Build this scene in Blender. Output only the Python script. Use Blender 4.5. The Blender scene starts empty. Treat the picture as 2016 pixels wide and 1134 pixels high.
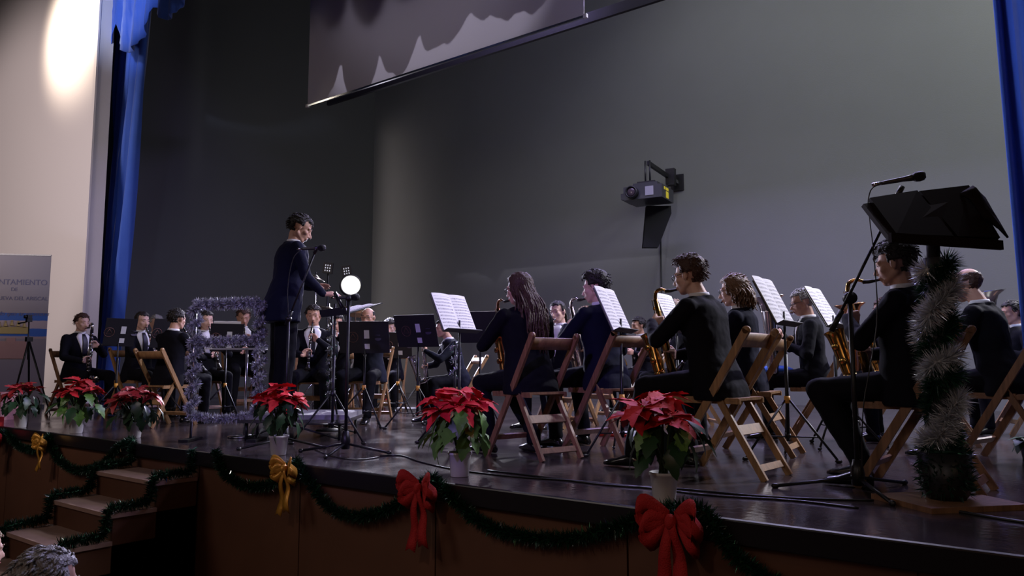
import bpy, math, random
from mathutils import Vector as V, Matrix, noise
R = random.Random(7)
PI = math.pi
C = bpy.context.scene.collection
S = bpy.context.scene

# ------------------------------------------------------------------ camera, world, lights, exposure
CAM_H = 0.65                      # eye height above the stage boards (stage boards are z = 0)
FPX = 1500.0
TH = math.atan(150 / FPX)
YAW = math.radians(37.41)
FWD = V((-math.sin(YAW), math.cos(YAW), 0)); RGT = V((math.cos(YAW), math.sin(YAW), 0))
cam = bpy.data.cameras.new('camera'); cam.sensor_width = 36; cam.lens = FPX / 2016 * 36
cam.clip_start = 0.05; cam.clip_end = 200
camo = bpy.data.objects.new('camera', cam); C.objects.link(camo)
camo.location = (0, 0, CAM_H); camo.rotation_euler = (PI / 2 + TH, 0, YAW)
S.camera = camo
S.view_settings.view_transform = 'Standard'; S.view_settings.look = 'None'
S.view_settings.exposure = 0.0; S.view_settings.gamma = 1.0; S.view_settings.use_curve_mapping = False
w = bpy.data.worlds.new('world'); S.world = w; w.use_nodes = True
w.node_tree.nodes['Background'].inputs[0].default_value = (0.45, 0.42, 0.5, 1)
w.node_tree.nodes['Background'].inputs[1].default_value = 0.012

def light(kind, name, loc, target, energy, color, size=0.3, spot=60, blend=0.5, sizey=None):
    d = bpy.data.lights.new(name, kind); d.energy = energy; d.color = color
    if kind == 'AREA':
        d.size = size
        if sizey: d.shape = 'RECTANGLE'; d.size_y = sizey
    else: d.shadow_soft_size = size
    if kind == 'SPOT': d.spot_size = math.radians(spot); d.spot_blend = blend
    o = bpy.data.objects.new(name, d); C.objects.link(o); o.location = loc
    o.rotation_euler = (V(target) - V(loc)).to_track_quat('-Z', 'Y').to_euler()
    return o
# overhead cool bank over the players, two high lamps that wash the back wall, coloured side lamps, hall light; the fill lights are added
light('AREA', 'overhead_bank', (-3.8, 8.2, 6.6), (-4.2, 5.4, 0.5), 120, (0.80, 0.76, 1.0), 4.5, sizey=0.8)
light('AREA', 'score_fill', (-0.2, 7.6, 5.8), (-2.0, 5.4, 1.0), 120, (0.90, 0.88, 1.0), 1.2, sizey=0.5)  # added light to brighten the music pages, no lamp seen here
light('SPOT', 'back_wall_lamp', (3.4, 8.8, 8.2), (-1.6, 12.6, 4.4), 1500, (0.95, 1.0, 0.92), 0.9, 120, 1.0)
light('SPOT', 'back_wall_lamp', (-4.4, 9.2, 9.2), (-4.6, 12.6, 3.0), 220, (0.95, 0.97, 1.0), 0.08, 100, 1.0)
light('SPOT', 'back_wall_lamp', (1.6, 9.4, 9.2), (-2.0, 12.6, 3.0), 260, (0.95, 0.97, 1.0), 0.08, 100, 1.0)
light('SPOT', 'rear_left_lamp', (-12.4, 11.4, 4.6), (-5.0, 6.0, 0.9), 1500, (0.84, 0.82, 1.0), 0.10, 62, 0.6)
light('SPOT', 'rear_right_lamp', (1.6, 11.6, 5.2), (-2.4, 6.3, 0.9), 2200, (0.90, 0.88, 1.0), 0.10, 56, 0.6)
light('AREA', 'violet_floor_fill', (-3.6, 9.4, 5.6), (-3.6, 6.0, 0.0), 420, (0.50, 0.42, 1.0), 5.5, sizey=0.5)  # added overhead light that tints and brightens the floor between the rows
light('SPOT', 'violet_hall_lamp', (-0.6, -3.5, 4.4), (-4.1, 4.9, 0.6), 1100, (0.36, 0.24, 1.0), 0.12, 20, 0.5)
light('SPOT', 'warm_hall_lamp', (6.0, -1.0, 5.0), (-1.6, 4.9, 0.5), 80, (1.0, 0.68, 0.42), 0.15, 34, 0.7)
light('SPOT', 'left_hall_fill', (-6.0, -3.0, 4.5), (-8.3, 5.0, 0.8), 330, (1.0, 0.80, 0.80), 0.15, 40, 0.9)  # added front fill for the left and middle players
light('SPOT', 'blue_hall_lamp', (-2.0, -3.0, 4.2), (-5.9, 4.0, 0.6), 650, (0.34, 0.30, 1.0), 0.12, 16, 0.7)
light('SPOT', 'rear_top_lamp', (-9.0, 11.0, 5.0), (-6.6, 5.8, 0.9), 1500, (0.92, 0.90, 1.0), 0.10, 36, 0.7)
light('AREA', 'hall_glow', (0.5, -5.0, 3.2), (-4.0, 3.0, -0.6), 20, (1.0, 0.50, 0.28), 3.0)
light('SPOT', 'flower_fill', (-1.5, -2.8, 3.6), (-2.9, 3.4, 0.45), 90, (1.0, 0.84, 0.76), 0.15, 40, 0.9)  # added spot to brighten the poinsettia leaves
light('SPOT', 'lectern_fill', (0.6, -1.2, 2.6), (-0.35, 3.3, 0.7), 34, (0.92, 0.95, 1.0), 0.1, 17, 0.8)  # added spot to lift the tinsel on the lectern column
light('SPOT', 'wall_fill', (-12.2, -4.0, 5.0), (-16.2, 5.75, 3.6), 3000, (1.0, 0.87, 0.86), 0.8, 50, 0.5)
light('AREA', 'hall_fill', (-8.0, -5.0, 5.5), (-5.0, 5.5, 2.0), 80, (1.0, 0.86, 0.84), 3.0)
light('SPOT', 'screen_fill', (-7.6, -4.0, 5.4), (-7.7, 8.0, 7.4), 420, (0.86, 0.80, 1.0), 0.5, 24, 0.3)
light('SPOT', 'wall_washer', (-14.9, 3.9, 7.0), (-14.5, 5.75, 6.75), 760, (1.0, 0.86, 0.68), 0.2, 84, 1.0)
light('SPOT', 'valance_lamp', (-10.2, 1.2, 6.6), (-13.1, 6.0, 7.1), 1500, (0.55, 0.66, 1.0), 0.12, 30, 0.8)
light('SPOT', 'left_curtain_lamp', (-10.2, 2.6, 1.3), (-13.6, 6.2, 3.4), 80, (0.62, 0.70, 1.0), 0.2, 46, 0.9)
light('SPOT', 'right_curtain_lamp', (-2.6, 1.6, 5.0), (-0.3, 6.4, 2.6), 700, (0.60, 0.68, 1.0), 0.2, 40, 0.9)
light('SPOT', 'screen_lamp', (-6.6, -4.0, 11.2), (-7.7, 8.0, 6.8), 1900, (0.86, 0.82, 1.0), 0.07, 24, 0.35)

def ray(px, py):
    u = (px - 1008) / FPX; v = (567 - py) / FPX
    return FWD * (math.cos(TH) - v * math.sin(TH)) + V((0, 0, 1)) * (math.sin(TH) + v * math.cos(TH)) + RGT * u
def atd(px, py, Z):               # the point that distance ahead
    d = ray(px, py); return V((0, 0, CAM_H)) + d * (Z / d.dot(FWD))
def atz(px, py, z=0.0):           # the point on a level surface
    d = ray(px, py); return V((0, 0, CAM_H)) + d * ((z - CAM_H) / d.z)

# ------------------------------------------------------------------ materials
MATS = {}
def mat(name, col, rough=0.6, metal=0.0, bump=0.0, bscale=40.0, var=0.0, vscale=8.0, sheen=0.0, emit=None, es=1.0, trans=0.0, coat=0.0, spec=None):
    if name in MATS: return MATS[name]
    m = bpy.data.materials.new(name); m.use_nodes = True; nt = m.node_tree; b = nt.nodes['Principled BSDF']
    if spec is not None: b.inputs['Specular IOR Level'].default_value = spec
    b.inputs['Base Color'].default_value = (*col, 1); b.inputs['Roughness'].default_value = rough
    b.inputs['Metallic'].default_value = metal
    if sheen: b.inputs['Sheen Weight'].default_value = sheen
    if trans: b.inputs['Transmission Weight'].default_value = trans
    if coat: b.inputs['Coat Weight'].default_value = coat
    if emit: b.inputs['Emission Color'].default_value = (*emit, 1); b.inputs['Emission Strength'].default_value = es
    tc = nt.nodes.new('ShaderNodeTexCoord')
    if bump:
        n = nt.nodes.new('ShaderNodeTexNoise'); n.inputs['Scale'].default_value = bscale; n.inputs['Detail'].default_value = 4
        bp = nt.nodes.new('ShaderNodeBump'); bp.inputs['Strength'].default_value = bump; bp.inputs['Distance'].default_value = 0.01
        nt.links.new(tc.outputs['Object'], n.inputs['Vector']); nt.links.new(n.outputs['Fac'], bp.inputs['Height']); nt.links.new(bp.outputs['Normal'], b.inputs['Normal'])
    if var:
        n = nt.nodes.new('ShaderNodeTexNoise'); n.inputs['Scale'].default_value = vscale; n.inputs['Detail'].default_value = 5
        mx = nt.nodes.new('ShaderNodeMix'); mx.data_type = 'RGBA'
        mx.inputs[6].default_value = (*[c * (1 - var) for c in col], 1); mx.inputs[7].default_value = (*[min(1, c * (1 + var)) for c in col], 1)
        nt.links.new(tc.outputs['Object'], n.inputs['Vector']); nt.links.new(n.outputs['Fac'], mx.inputs[0]); nt.links.new(mx.outputs[2], b.inputs['Base Color'])
    MATS[name] = m; return m
def wood(name, col, stretch=(1, 1, 12), rough=0.45):
    if name in MATS: return MATS[name]
    m = bpy.data.materials.new(name); m.use_nodes = True; nt = m.node_tree; b = nt.nodes['Principled BSDF']
    tc = nt.nodes.new('ShaderNodeTexCoord'); mp = nt.nodes.new('ShaderNodeMapping'); mp.inputs['Scale'].default_value = (30 / stretch[0], 30 / stretch[1], 30 / stretch[2])
    n = nt.nodes.new('ShaderNodeTexNoise'); n.inputs['Scale'].default_value = 1; n.inputs['Detail'].default_value = 6; n.inputs['Distortion'].default_value = 1.2
    cr = nt.nodes.new('ShaderNodeValToRGB'); cr.color_ramp.elements[0].position = 0.3; cr.color_ramp.elements[1].position = 0.75
    cr.color_ramp.elements[0].color = (*[c * 0.6 for c in col], 1); cr.color_ramp.elements[1].color = (*[min(1, c * 1.2) for c in col], 1)
    for a, c in ((tc.outputs['Object'], mp.inputs[0]), (mp.outputs[0], n.inputs['Vector']), (n.outputs['Fac'], cr.inputs[0]), (cr.outputs[0], b.inputs['Base Color'])): nt.links.new(a, c)
    b.inputs['Roughness'].default_value = rough
    MATS[name] = m; return m
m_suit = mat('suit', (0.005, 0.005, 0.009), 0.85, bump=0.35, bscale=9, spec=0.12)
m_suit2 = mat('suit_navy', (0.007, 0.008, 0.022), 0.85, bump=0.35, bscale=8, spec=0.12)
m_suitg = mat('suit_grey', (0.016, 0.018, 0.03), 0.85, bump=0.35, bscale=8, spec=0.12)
m_trou = mat('trousers', (0.005, 0.005, 0.008), 0.85, bump=0.35, bscale=7, spec=0.12)
m_shoe = mat('shoe_leather', (0.008, 0.008, 0.008), 0.25, coat=0.5)
m_sole = mat('sole', (0.02, 0.018, 0.016), 0.8)
m_shirt = mat('shirt', (0.78, 0.78, 0.82), 0.7)
m_tie = mat('tie', (0.008, 0.008, 0.016), 0.5)
m_skin = mat('skin', (0.56, 0.31, 0.22), 0.55, var=0.12, vscale=14)
m_skin2 = mat('skin_pale', (0.66, 0.41, 0.32), 0.55, var=0.1, vscale=14)
m_eye = mat('eye_dark', (0.02, 0.012, 0.01), 0.2); m_lip = mat('lips', (0.42, 0.14, 0.12), 0.5)
m_hair = {'dark': mat('hair_dark', (0.012, 0.008, 0.006), 0.62, bump=1.0, bscale=60),
          'brown': mat('hair_brown', (0.05, 0.020, 0.012), 0.62, bump=1.0, bscale=60),
          'light': mat('hair_light', (0.16, 0.085, 0.04), 0.45, bump=1.0, bscale=90),
          'grey': mat('hair_grey', (0.30, 0.29, 0.28), 0.5, bump=1.0, bscale=90),
          'fair': mat('hair_fair', (0.36, 0.26, 0.17), 0.5, bump=1.0, bscale=90)}
m_brass = mat('brass', (0.62, 0.38, 0.11), 0.2, 1.0); m_copper = mat('dark_brass', (0.42, 0.2, 0.09), 0.24, 1.0)
m_silver = mat('silver', (0.78, 0.77, 0.78), 0.16, 1.0); m_ebony = mat('ebony', (0.012, 0.011, 0.012), 0.3)
m_chrome = mat('chrome', (0.6, 0.6, 0.63), 0.2, 1.0)
m_black = mat('black_metal', (0.012, 0.012, 0.013), 0.42, 0.3); m_desk = mat('black_desk', (0.010, 0.009, 0.014), 0.55)
m_glove = mat('black_plastic', (0.012, 0.012, 0.012), 0.35); m_yel = mat('amber_plastic', (0.75, 0.36, 0.05), 0.4)
m_white = mat('white_plastic', (0.72, 0.70, 0.70), 0.5); m_label = mat('white_label', (0.7, 0.7, 0.74), 0.6)
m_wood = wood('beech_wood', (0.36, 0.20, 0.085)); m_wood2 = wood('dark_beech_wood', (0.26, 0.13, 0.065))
m_blue = mat('blue_velvet', (0.028, 0.085, 0.40), 0.85, sheen=0.3, var=0.12, vscale=3)
m_red = mat('red_bract', (0.60, 0.010, 0.018), 0.75, bump=0.4, bscale=30, var=0.3, vscale=18)
m_red2 = mat('dull_red_bract', (0.42, 0.03, 0.035), 0.5, var=0.35, vscale=14)
m_leaf = mat('green_leaf', (0.10, 0.22, 0.04), 0.42, bump=0.4, bscale=30, var=0.4, vscale=12)
m_leafd = mat('dark_leaf', (0.018, 0.055, 0.02), 0.4, var=0.35, vscale=12)
m_leafy = mat('yellow_leaf', (0.34, 0.33, 0.06), 0.45, var=0.3, vscale=12)
m_stem = mat('plant_stem', (0.05, 0.09, 0.03), 0.6); m_soil = mat('soil', (0.02, 0.013, 0.008), 0.9)
m_tin = mat('green_tinsel', (0.008, 0.075, 0.03), 0.28, 0.55); m_tins = mat('silver_tinsel', (0.62, 0.63, 0.68), 0.3, 0.8)
m_tinw = mat('white_tinsel', (0.55, 0.55, 0.56), 0.5, 0.1); m_tingr = mat('dark_green_tinsel', (0.006, 0.035, 0.02), 0.4, 0.2)
m_tindark = mat('smoky_tinsel', (0.26, 0.26, 0.29), 0.5, 0.2); m_tin_backlit = mat('backlit_tinsel', (0.75, 0.75, 0.80), 0.4, 0.3)  # paler tinsel copy puts the white backlit rim into the blade colour
m_gold = mat('gold_ribbon', (0.62, 0.30, 0.04), 0.35, 0.35); m_rib = mat('red_ribbon', (0.45, 0.010, 0.010), 0.75, bump=0.6, bscale=160)

# ------------------------------------------------------------------ mesh tools
class MB:
    def __init__(s): s.v = []; s.f = []
    def add(s, vs, fs):
        o = len(s.v); s.v += [tuple(p) for p in vs]; s.f += [[i + o for i in f] for f in fs]; return s
    def box(s, c, d, rot=None, top=1.0):
        c = V(c); h = V(d) / 2; vs = []
        for z in (-1, 1):
            k = top if z > 0 else 1
            for x, y in ((-1, -1), (1, -1), (1, 1), (-1, 1)):
                p = V((x * h.x * k, y * h.y * k, z * h.z)); vs.append(c + (rot @ p if rot else p))
        return s.add(vs, [[3, 2, 1, 0], [4, 5, 6, 7], [0, 1, 5, 4], [1, 2, 6, 5], [2, 3, 7, 6], [3, 0, 4, 7]])
    def bar(s, a, b, wd, th, side=(1, 0, 0)):        # rectangular beam, wd along side
        a = V(a); b = V(b); d = (b - a); L = d.length; z = d.normalized(); x = V(side); x = (x - z * x.dot(z)).normalized(); y = z.cross(x)
        return s.box((a + b) / 2, (wd, th, L), Matrix((x, y, z)).transposed())
    def rings(s, rr, close=True, cap=True):
        n = len(rr[0]); vs = [p for r in rr for p in r]; fs = []
        for i in range(len(rr) - 1):
            for j in range(n if close else n - 1):
                k = (j + 1) % n; fs.append([i * n + j, i * n + k, (i + 1) * n + k, (i + 1) * n + j])
        if cap and close: fs.append(list(range(n))[::-1]); fs.append([(len(rr) - 1) * n + j for j in range(n)])
        return s.add(vs, fs)
    def tube(s, pts, r, n=8, cap=True, flat=1.0):
        pts = [V(p) for p in pts]; m = len(pts)
        if not hasattr(r, '__len__'): r = [r] * m
        t0 = (pts[1] - pts[0]).normalized(); up = V((0, 0, 1)) if abs(t0.z) < 0.9 else V((1, 0, 0)); x = (up - t0 * up.dot(t0)).normalized(); rr = []
        for i in range(m):
            t = (pts[min(i + 1, m - 1)] - pts[max(i - 1, 0)])
            t = t.normalized() if t.length > 1e-9 else t0
            x = x - t * x.dot(t)
            x = x.normalized() if x.length > 1e-6 else t.orthogonal().normalized()
            y = t.cross(x)
            rr.append([pts[i] + (x * math.cos(a) * flat + y * math.sin(a)) * r[i] for a in [2 * PI * j / n for j in range(n)]])
        return s.rings(rr, True, cap)
    def caps(s, a, b, r0, r1, n=10):                 # tapered capsule
        a = V(a); b = V(b); d = b - a
        if d.length < 1e-6: d = V((0, 0, 1e-4)); b = a + d
        t = d.normalized(); P = []; Q = []
        for k in (0.05, 0.35, 0.7, 0.92): P.append(a - t * r0 * math.cos(math.asin(k))); Q.append(r0 * k)
        P.append(a); Q.append(r0); P.append(b); Q.append(r1)
        for k in (0.92, 0.7, 0.35, 0.05): P.append(b + t * r1 * math.cos(math.asin(k))); Q.append(r1 * k)
        return s.tube(P, Q, n)
    def ell(s, c, r, rot=None, nu=16, nv=10):
        c = V(c); rr = []
        for i in range(nv + 1):
            a = PI * (i + 0.02) / (nv + 0.04)
            ring = []
            for j in range(nu):
                b = 2 * PI * j / nu; p = V((r[0] * math.sin(a) * math.cos(b), r[1] * math.sin(a) * math.sin(b), -r[2] * math.cos(a)))
                ring.append(c + (rot @ p if rot else p))
            rr.append(ring)
        return s.rings(rr)
    def lathe(s, prof, o=(0, 0, 0), ax=(0, 0, 1), n=20, cap=True):
        ax = V(ax).normalized(); o = V(o); x = ax.orthogonal().normalized(); y = ax.cross(x)
        return s.rings([[o + ax * z + (x * math.cos(2 * PI * j / n) + y * math.sin(2 * PI * j / n)) * max(r, 1e-4) for j in range(n)] for r, z in prof], True, cap)
    def xf(s, M):
        s.v = [tuple(M @ V(p)) for p in s.v]; return s
    def mesh(s, name, m=None, smooth=True):
        me = bpy.data.meshes.new(name); me.from_pydata(s.v, [], s.f)
        if m: me.materials.append(m)
        if smooth: me.polygons.foreach_set('use_smooth', [True] * len(me.polygons))
        me.update(); return me
    def build(s, name, m, parent=None, smooth=True, **tags):
        o = bpy.data.objects.new(name, s.mesh(name, m, smooth)); C.objects.link(o)
        if parent: o.parent = parent
        for k, v in tags.items(): o['category' if k == 'cat' else k] = v
        return o
def link(name, me, parent=None, loc=(0, 0, 0), rot=(0, 0, 0), sc=(1, 1, 1)):
    o = bpy.data.objects.new(name, me); C.objects.link(o); o.parent = parent; o.location = loc; o.rotation_euler = rot; o.scale = sc; return o
def thing(name, label, cat, loc=(0, 0, 0), rz=0.0, group=None, sc=1.0):
    o = bpy.data.objects.new(name, None); C.objects.link(o); o.empty_display_size = 0.1
    o.location = loc; o.rotation_euler = (0, 0, rz); o.scale = (sc, sc, sc); o['label'] = label; o['category'] = cat
    if group: o['group'] = group
    return o
def struct(o): o['kind'] = 'structure'; return o
def clone(root, loc, rz, label, group=None, sc=None):
    r = root.copy(); C.objects.link(r); r.location = loc; r.rotation_euler = (0, 0, rz); r['label'] = label
    if group: r['group'] = group
    if sc: r.scale = (sc, sc, sc)
    for ch in root.children:
        c = ch.copy(); C.objects.link(c); c.parent = r
        for g in ch.children:
            d = g.copy(); C.objects.link(d); d.parent = c
    return r
def quadbez(p, q, r, n=10):
    p, q, r = V(p), V(q), V(r); return [p * (1 - t) ** 2 + q * 2 * t * (1 - t) + r * t * t for t in [i / n for i in range(n + 1)]]
def smoothpath(P, n=6):
    P = [V(p) for p in P]; Q = [P[0]] + P + [P[-1]]; out = []
    for i in range(1, len(Q) - 2):
        for k in range(n):
            t = k / n; a, b, c, d = Q[i - 1:i + 3]
            out.append(0.5 * ((2 * b) + (c - a) * t + (2 * a - 5 * b + 4 * c - d) * t * t + (3 * b - a - 3 * c + d) * t ** 3))
    return out + [P[-1]]
def interp(vals, n):              # stretch a list of radii to n entries
    o = []
    for i in range(n):
        t = i / (n - 1) * (len(vals) - 1); k = min(int(t), len(vals) - 2); o.append(vals[k] + (vals[k + 1] - vals[k]) * (t - k))
    return o

# ------------------------------------------------------------------ the setting
EDGE = 3.16; HALL = -1.08; WALL_Y = 5.75; BACK = 12.6; LEFT = -13.95
def floor_mat():
    m = bpy.data.materials.new('stage_boards'); m.use_nodes = True; nt = m.node_tree; b = nt.nodes['Principled BSDF']
    tc = nt.nodes.new('ShaderNodeTexCoord'); n = nt.nodes.new('ShaderNodeTexNoise'); n.inputs['Scale'].default_value = 1.6; n.inputs['Detail'].default_value = 8
    n2 = nt.nodes.new('ShaderNodeTexNoise'); n2.inputs['Scale'].default_value = 22; n2.inputs['Detail'].default_value = 4
    cr = nt.nodes.new('ShaderNodeValToRGB'); cr.color_ramp.elements[0].color = (0.022, 0.018, 0.020, 1); cr.color_ramp.elements[1].color = (0.075, 0.055, 0.055, 1)
    mr = nt.nodes.new('ShaderNodeMapRange'); mr.inputs[1].default_value = 0.3; mr.inputs[2].default_value = 0.7; mr.inputs[3].default_value = 0.07; mr.inputs[4].default_value = 0.22
    bp = nt.nodes.new('ShaderNodeBump'); bp.inputs['Strength'].default_value = 0.12; bp.inputs['Distance'].default_value = 0.01
    for a, c in ((tc.outputs['Object'], n.inputs['Vector']), (tc.outputs['Object'], n2.inputs['Vector']), (n.outputs['Fac'], cr.inputs[0]), (cr.outputs[0], b.inputs['Base Color']),
                 (n.outputs['Fac'], mr.inputs[0]), (mr.outputs[0], b.inputs['Roughness']), (n2.outputs['Fac'], bp.inputs['Height']), (bp.outputs['Normal'], b.inputs['Normal'])): nt.links.new(a, c)
    return m
m_floor = floor_mat()
m_wallc = mat('cream_plaster', (0.62, 0.56, 0.55), 0.8, bump=0.15, bscale=60)
m_back = mat('grey_back_wall', (0.20, 0.205, 0.20), 0.9, bump=0.1, bscale=50, var=0.05, vscale=1.5)
m_side = mat('dark_side_wall', (0.075, 0.075, 0.078), 0.9, bump=0.1, bscale=50)
m_riser = mat('brown_riser_panel', (0.13, 0.055, 0.028), 0.5, var=0.25, vscale=3)
m_hall = mat('hall_floor', (0.06, 0.045, 0.04), 0.5, var=0.2); m_nose = mat('black_nosing', (0.012, 0.010, 0.012), 0.3)
m_tread = mat('stair_tread', (0.42, 0.27, 0.21), 0.5, var=0.2, vscale=10)
m_dark = mat('black_ceiling', (0.03, 0.03, 0.032), 0.9)
struct(MB().box(((-20 + 8) / 2, (EDGE + 14) / 2, -0.05), (28, 14 - EDGE, 0.1)).build('floor', m_floor, smooth=False))
nb = MB().box((-6, EDGE - 0.012, -0.045), (28, 0.03, 0.09)); nb.tube([(-20, EDGE - 0.012, -0.004), (8, EDGE - 0.012, -0.004)], 0.014, 8)
struct(nb.build('trim_1', m_nose, smooth=False))
ris = struct(MB().box((-6, EDGE + 0.12, HALL / 2 - 0.05), (28, 0.16, -HALL - 0.1)).build('wall_riser', m_riser, smooth=False))
pan = MB().box((0, 0, 0), (1.19, 0.02, 0.93)).mesh('panel', m_riser, False)
for k in range(22): link('panel', pan, ris, (-19.3 + k * 1.2 + 0.135, EDGE + 0.031, -0.56))
struct(MB().box((-6, -3.5, HALL - 0.05), (30, 14, 0.1)).build('hall_floor', m_hall, smooth=False))
wl = MB().box(((-13.4 - 22) / 2, WALL_Y + 0.12, 4.5), (8.6, 0.24, 9.0)); struct(wl.build('wall_left', m_wallc, smooth=False))
struct(MB().box(((0.4 + 8) / 2, WALL_Y + 0.12, 4.5), (7.6, 0.24, 9.0)).build('wall_right', m_wallc, smooth=False))
struct(MB().box((-6.5, WALL_Y + 0.12, 9.3), (13.8, 0.24, 3.4)).build('wall_front', m_wallc, smooth=False))
struct(MB().box((-13.44, WALL_Y - 0.015, 3.85), (0.10, 0.03, 7.7)).build('trim_2', m_wallc, smooth=False))
struct(MB().box((-17.5, WALL_Y - 0.012, 0.04), (8.0, 0.024, 0.08)).build('baseboard_left', m_dark, smooth=False))
struct(MB().box((-5, BACK + 0.1, 4.9), (20, 0.2, 9.8)).build('wall_back', m_back, smooth=False))
struct(MB().box((LEFT - 0.1, (6.0 + BACK) / 2, 4.9), (0.2, BACK - 6.0, 9.8)).build('wall_side', m_side, smooth=False))
struct(MB().box((6.0, (6.0 + BACK) / 2, 4.9), (0.2, BACK - 6.0, 9.8)).build('wall_stage_right', m_side, smooth=False))
struct(MB().box((-5, 9.4, 9.9), (22, 7.6, 0.2)).build('ceiling', m_dark, smooth=False))

struct(MB().box((-6.5, -1.0, 8.85), (14, 0.3, 1.4)).build('added_light_blocker', m_dark, smooth=False))   # unseen beam added to keep the screen spotlight off the back wall
# stairs: three visible treads cut against the riser, cheek on the right
st = thing('stage_steps', 'brown wooden steps with pale treads leading up to the stage', 'steps', (-5.82, EDGE, HALL))
for k in range(1, 6):
    y1 = 0 if k == 1 else -0.3 * (k - 1); z = -HALL - 0.18 * k
    MB().box((0, -0.3 * k / 2 - (0.15 if 0 else 0), z / 2 - 0.015), (0.92, 0.3 * k, z - 0.03)).build('riser_block', m_riser, st, False) if k < 6 else None
    MB().box((0, -0.3 * k + 0.15 - 0.012, z - 0.014), (0.945, 0.32, 0.028)).build('tread', m_tread, st, False)

# curtains -----------------------------------------------------------
def curtain(top, bot, z1, z0, y, pleats, depth, name, label, curve=1.0, lobes=0, seed=1, nseg=26, xr=None, mt=None):
    rr = random.Random(seed); N = pleats * 9; ph = [rr.uniform(-0.5, 0.5) for _ in range(N + 1)]; b = MB(); rows = []
    for i in range(nseg + 1):
        t = i / nseg; tt = t ** curve; row = []
        for j in range(N + 1):
            u = j / N; uu = u + 0.018 * math.sin(u * 17 + seed)
            x = (top[0] * (1 - tt) + bot[0] * tt) * (1 - uu) + (top[1] * (1 - tt) + bot[1] * tt) * uu
            a = 2 * PI * (pleats * u + 0.25 * math.sin(3 * u + t * 1.6 + seed))
            yy = y + depth * (math.sin(a) * (0.75 + 0.25 * math.sin(5 * u + seed)) + 0.35 * math.sin(2.3 * a + t * 2)) * (0.8 + 0.3 * t)
            zz = z1 + (z0 - z1) * t
            if lobes and t > 0: zz -= t * 0.62 * abs(math.sin(PI * lobes * (u + 0.012 * math.sin(u * 31)))) ** 0.55 * (0.75 + 0.35 * math.sin(u * 23))
            row.append(V((x, yy, zz)))
        rows.append(row)
    b.rings(rows, close=False)
    o = b.build(name, mt or m_blue, label=label, cat='curtain')
    md = o.modifiers.new('s', 'SOLIDIFY'); md.thickness = 0.012
    return o
curtain((-14.7, -12.66), (-14.5, -13.62), 8.4, 0.02, 6.35, 9, 0.10, 'stage_curtain', 'blue velvet stage curtain hanging beside the cream wall, left side', curve=0.8, seed=3, nseg=30)
curtain((-0.56, 1.6), (-0.40, 1.5), 8.4, 0.02, 6.45, 8, 0.11, 'stage_curtain', 'blue velvet stage curtain at the right edge of the stage', seed=9, nseg=30)
curtain((-13.75, 1.2), (-13.75, 1.2), 8.2, 6.62, 5.98, 46, 0.07, 'curtain_valance', 'gathered blue velvet valance hanging across the stage opening', lobes=19, seed=5, nseg=10)

# projection screen
scp0 = atd(606, 208, 12.7); SY = scp0.y; SX0 = scp0.x
d1 = ray(1150, 30); k1 = SY / d1.y; scp1 = V((0, 0, CAM_H)) + d1 * k1
zb = (scp0.z + scp1.z) / 2
scr = thing('projection_screen', 'white projection screen hanging high over the stage', 'screen', (SX0, SY, zb))
Wd = scp1.x - SX0
MB().box((Wd / 2, 0, 1.9), (Wd, 0.006, 3.8)).build('screen_fabric', mat('screen_white', (0.60, 0.57, 0.62), 0.85), scr, False)
MB().box((Wd / 2, 0, -0.012), (Wd + 0.02, 0.03, 0.03)).build('bottom_bar', m_chrome, scr, False)
MB().box((-0.01, 0, -0.01), (0.05, 0.04, 0.05)).build('end_cap', m_white, scr, False); MB().box((Wd + 0.02, 0, -0.01), (0.05, 0.04, 0.05)).build('end_cap', m_white, scr, False)
MB().box((Wd / 2, 0.02, 3.86), (Wd + 0.3, 0.14, 0.14)).build('casing', m_white, scr, False)
# black border pipe just behind it
pb = atd(912, 121, 11.2); 
bd = MB().box((0, 0, 0.07), (9.6, 0.05, 0.14)); 
o = bd.build('batten', m_dark, label='long black batten hanging behind the projection screen', cat='batten', smooth=False); dd = ray(912, 124); kk = (SY + 0.35) / dd.y; q = V((0, 0, CAM_H)) + dd * kk
o.location = (-5.6, SY + 0.35, q.z)
for dx in (-4.5, 0, 4.5): MB().tube([(dx, 0, 0.12), (dx, 0, 9.7 - q.z)], 0.006, 6).build('cable', m_black, o)

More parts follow.
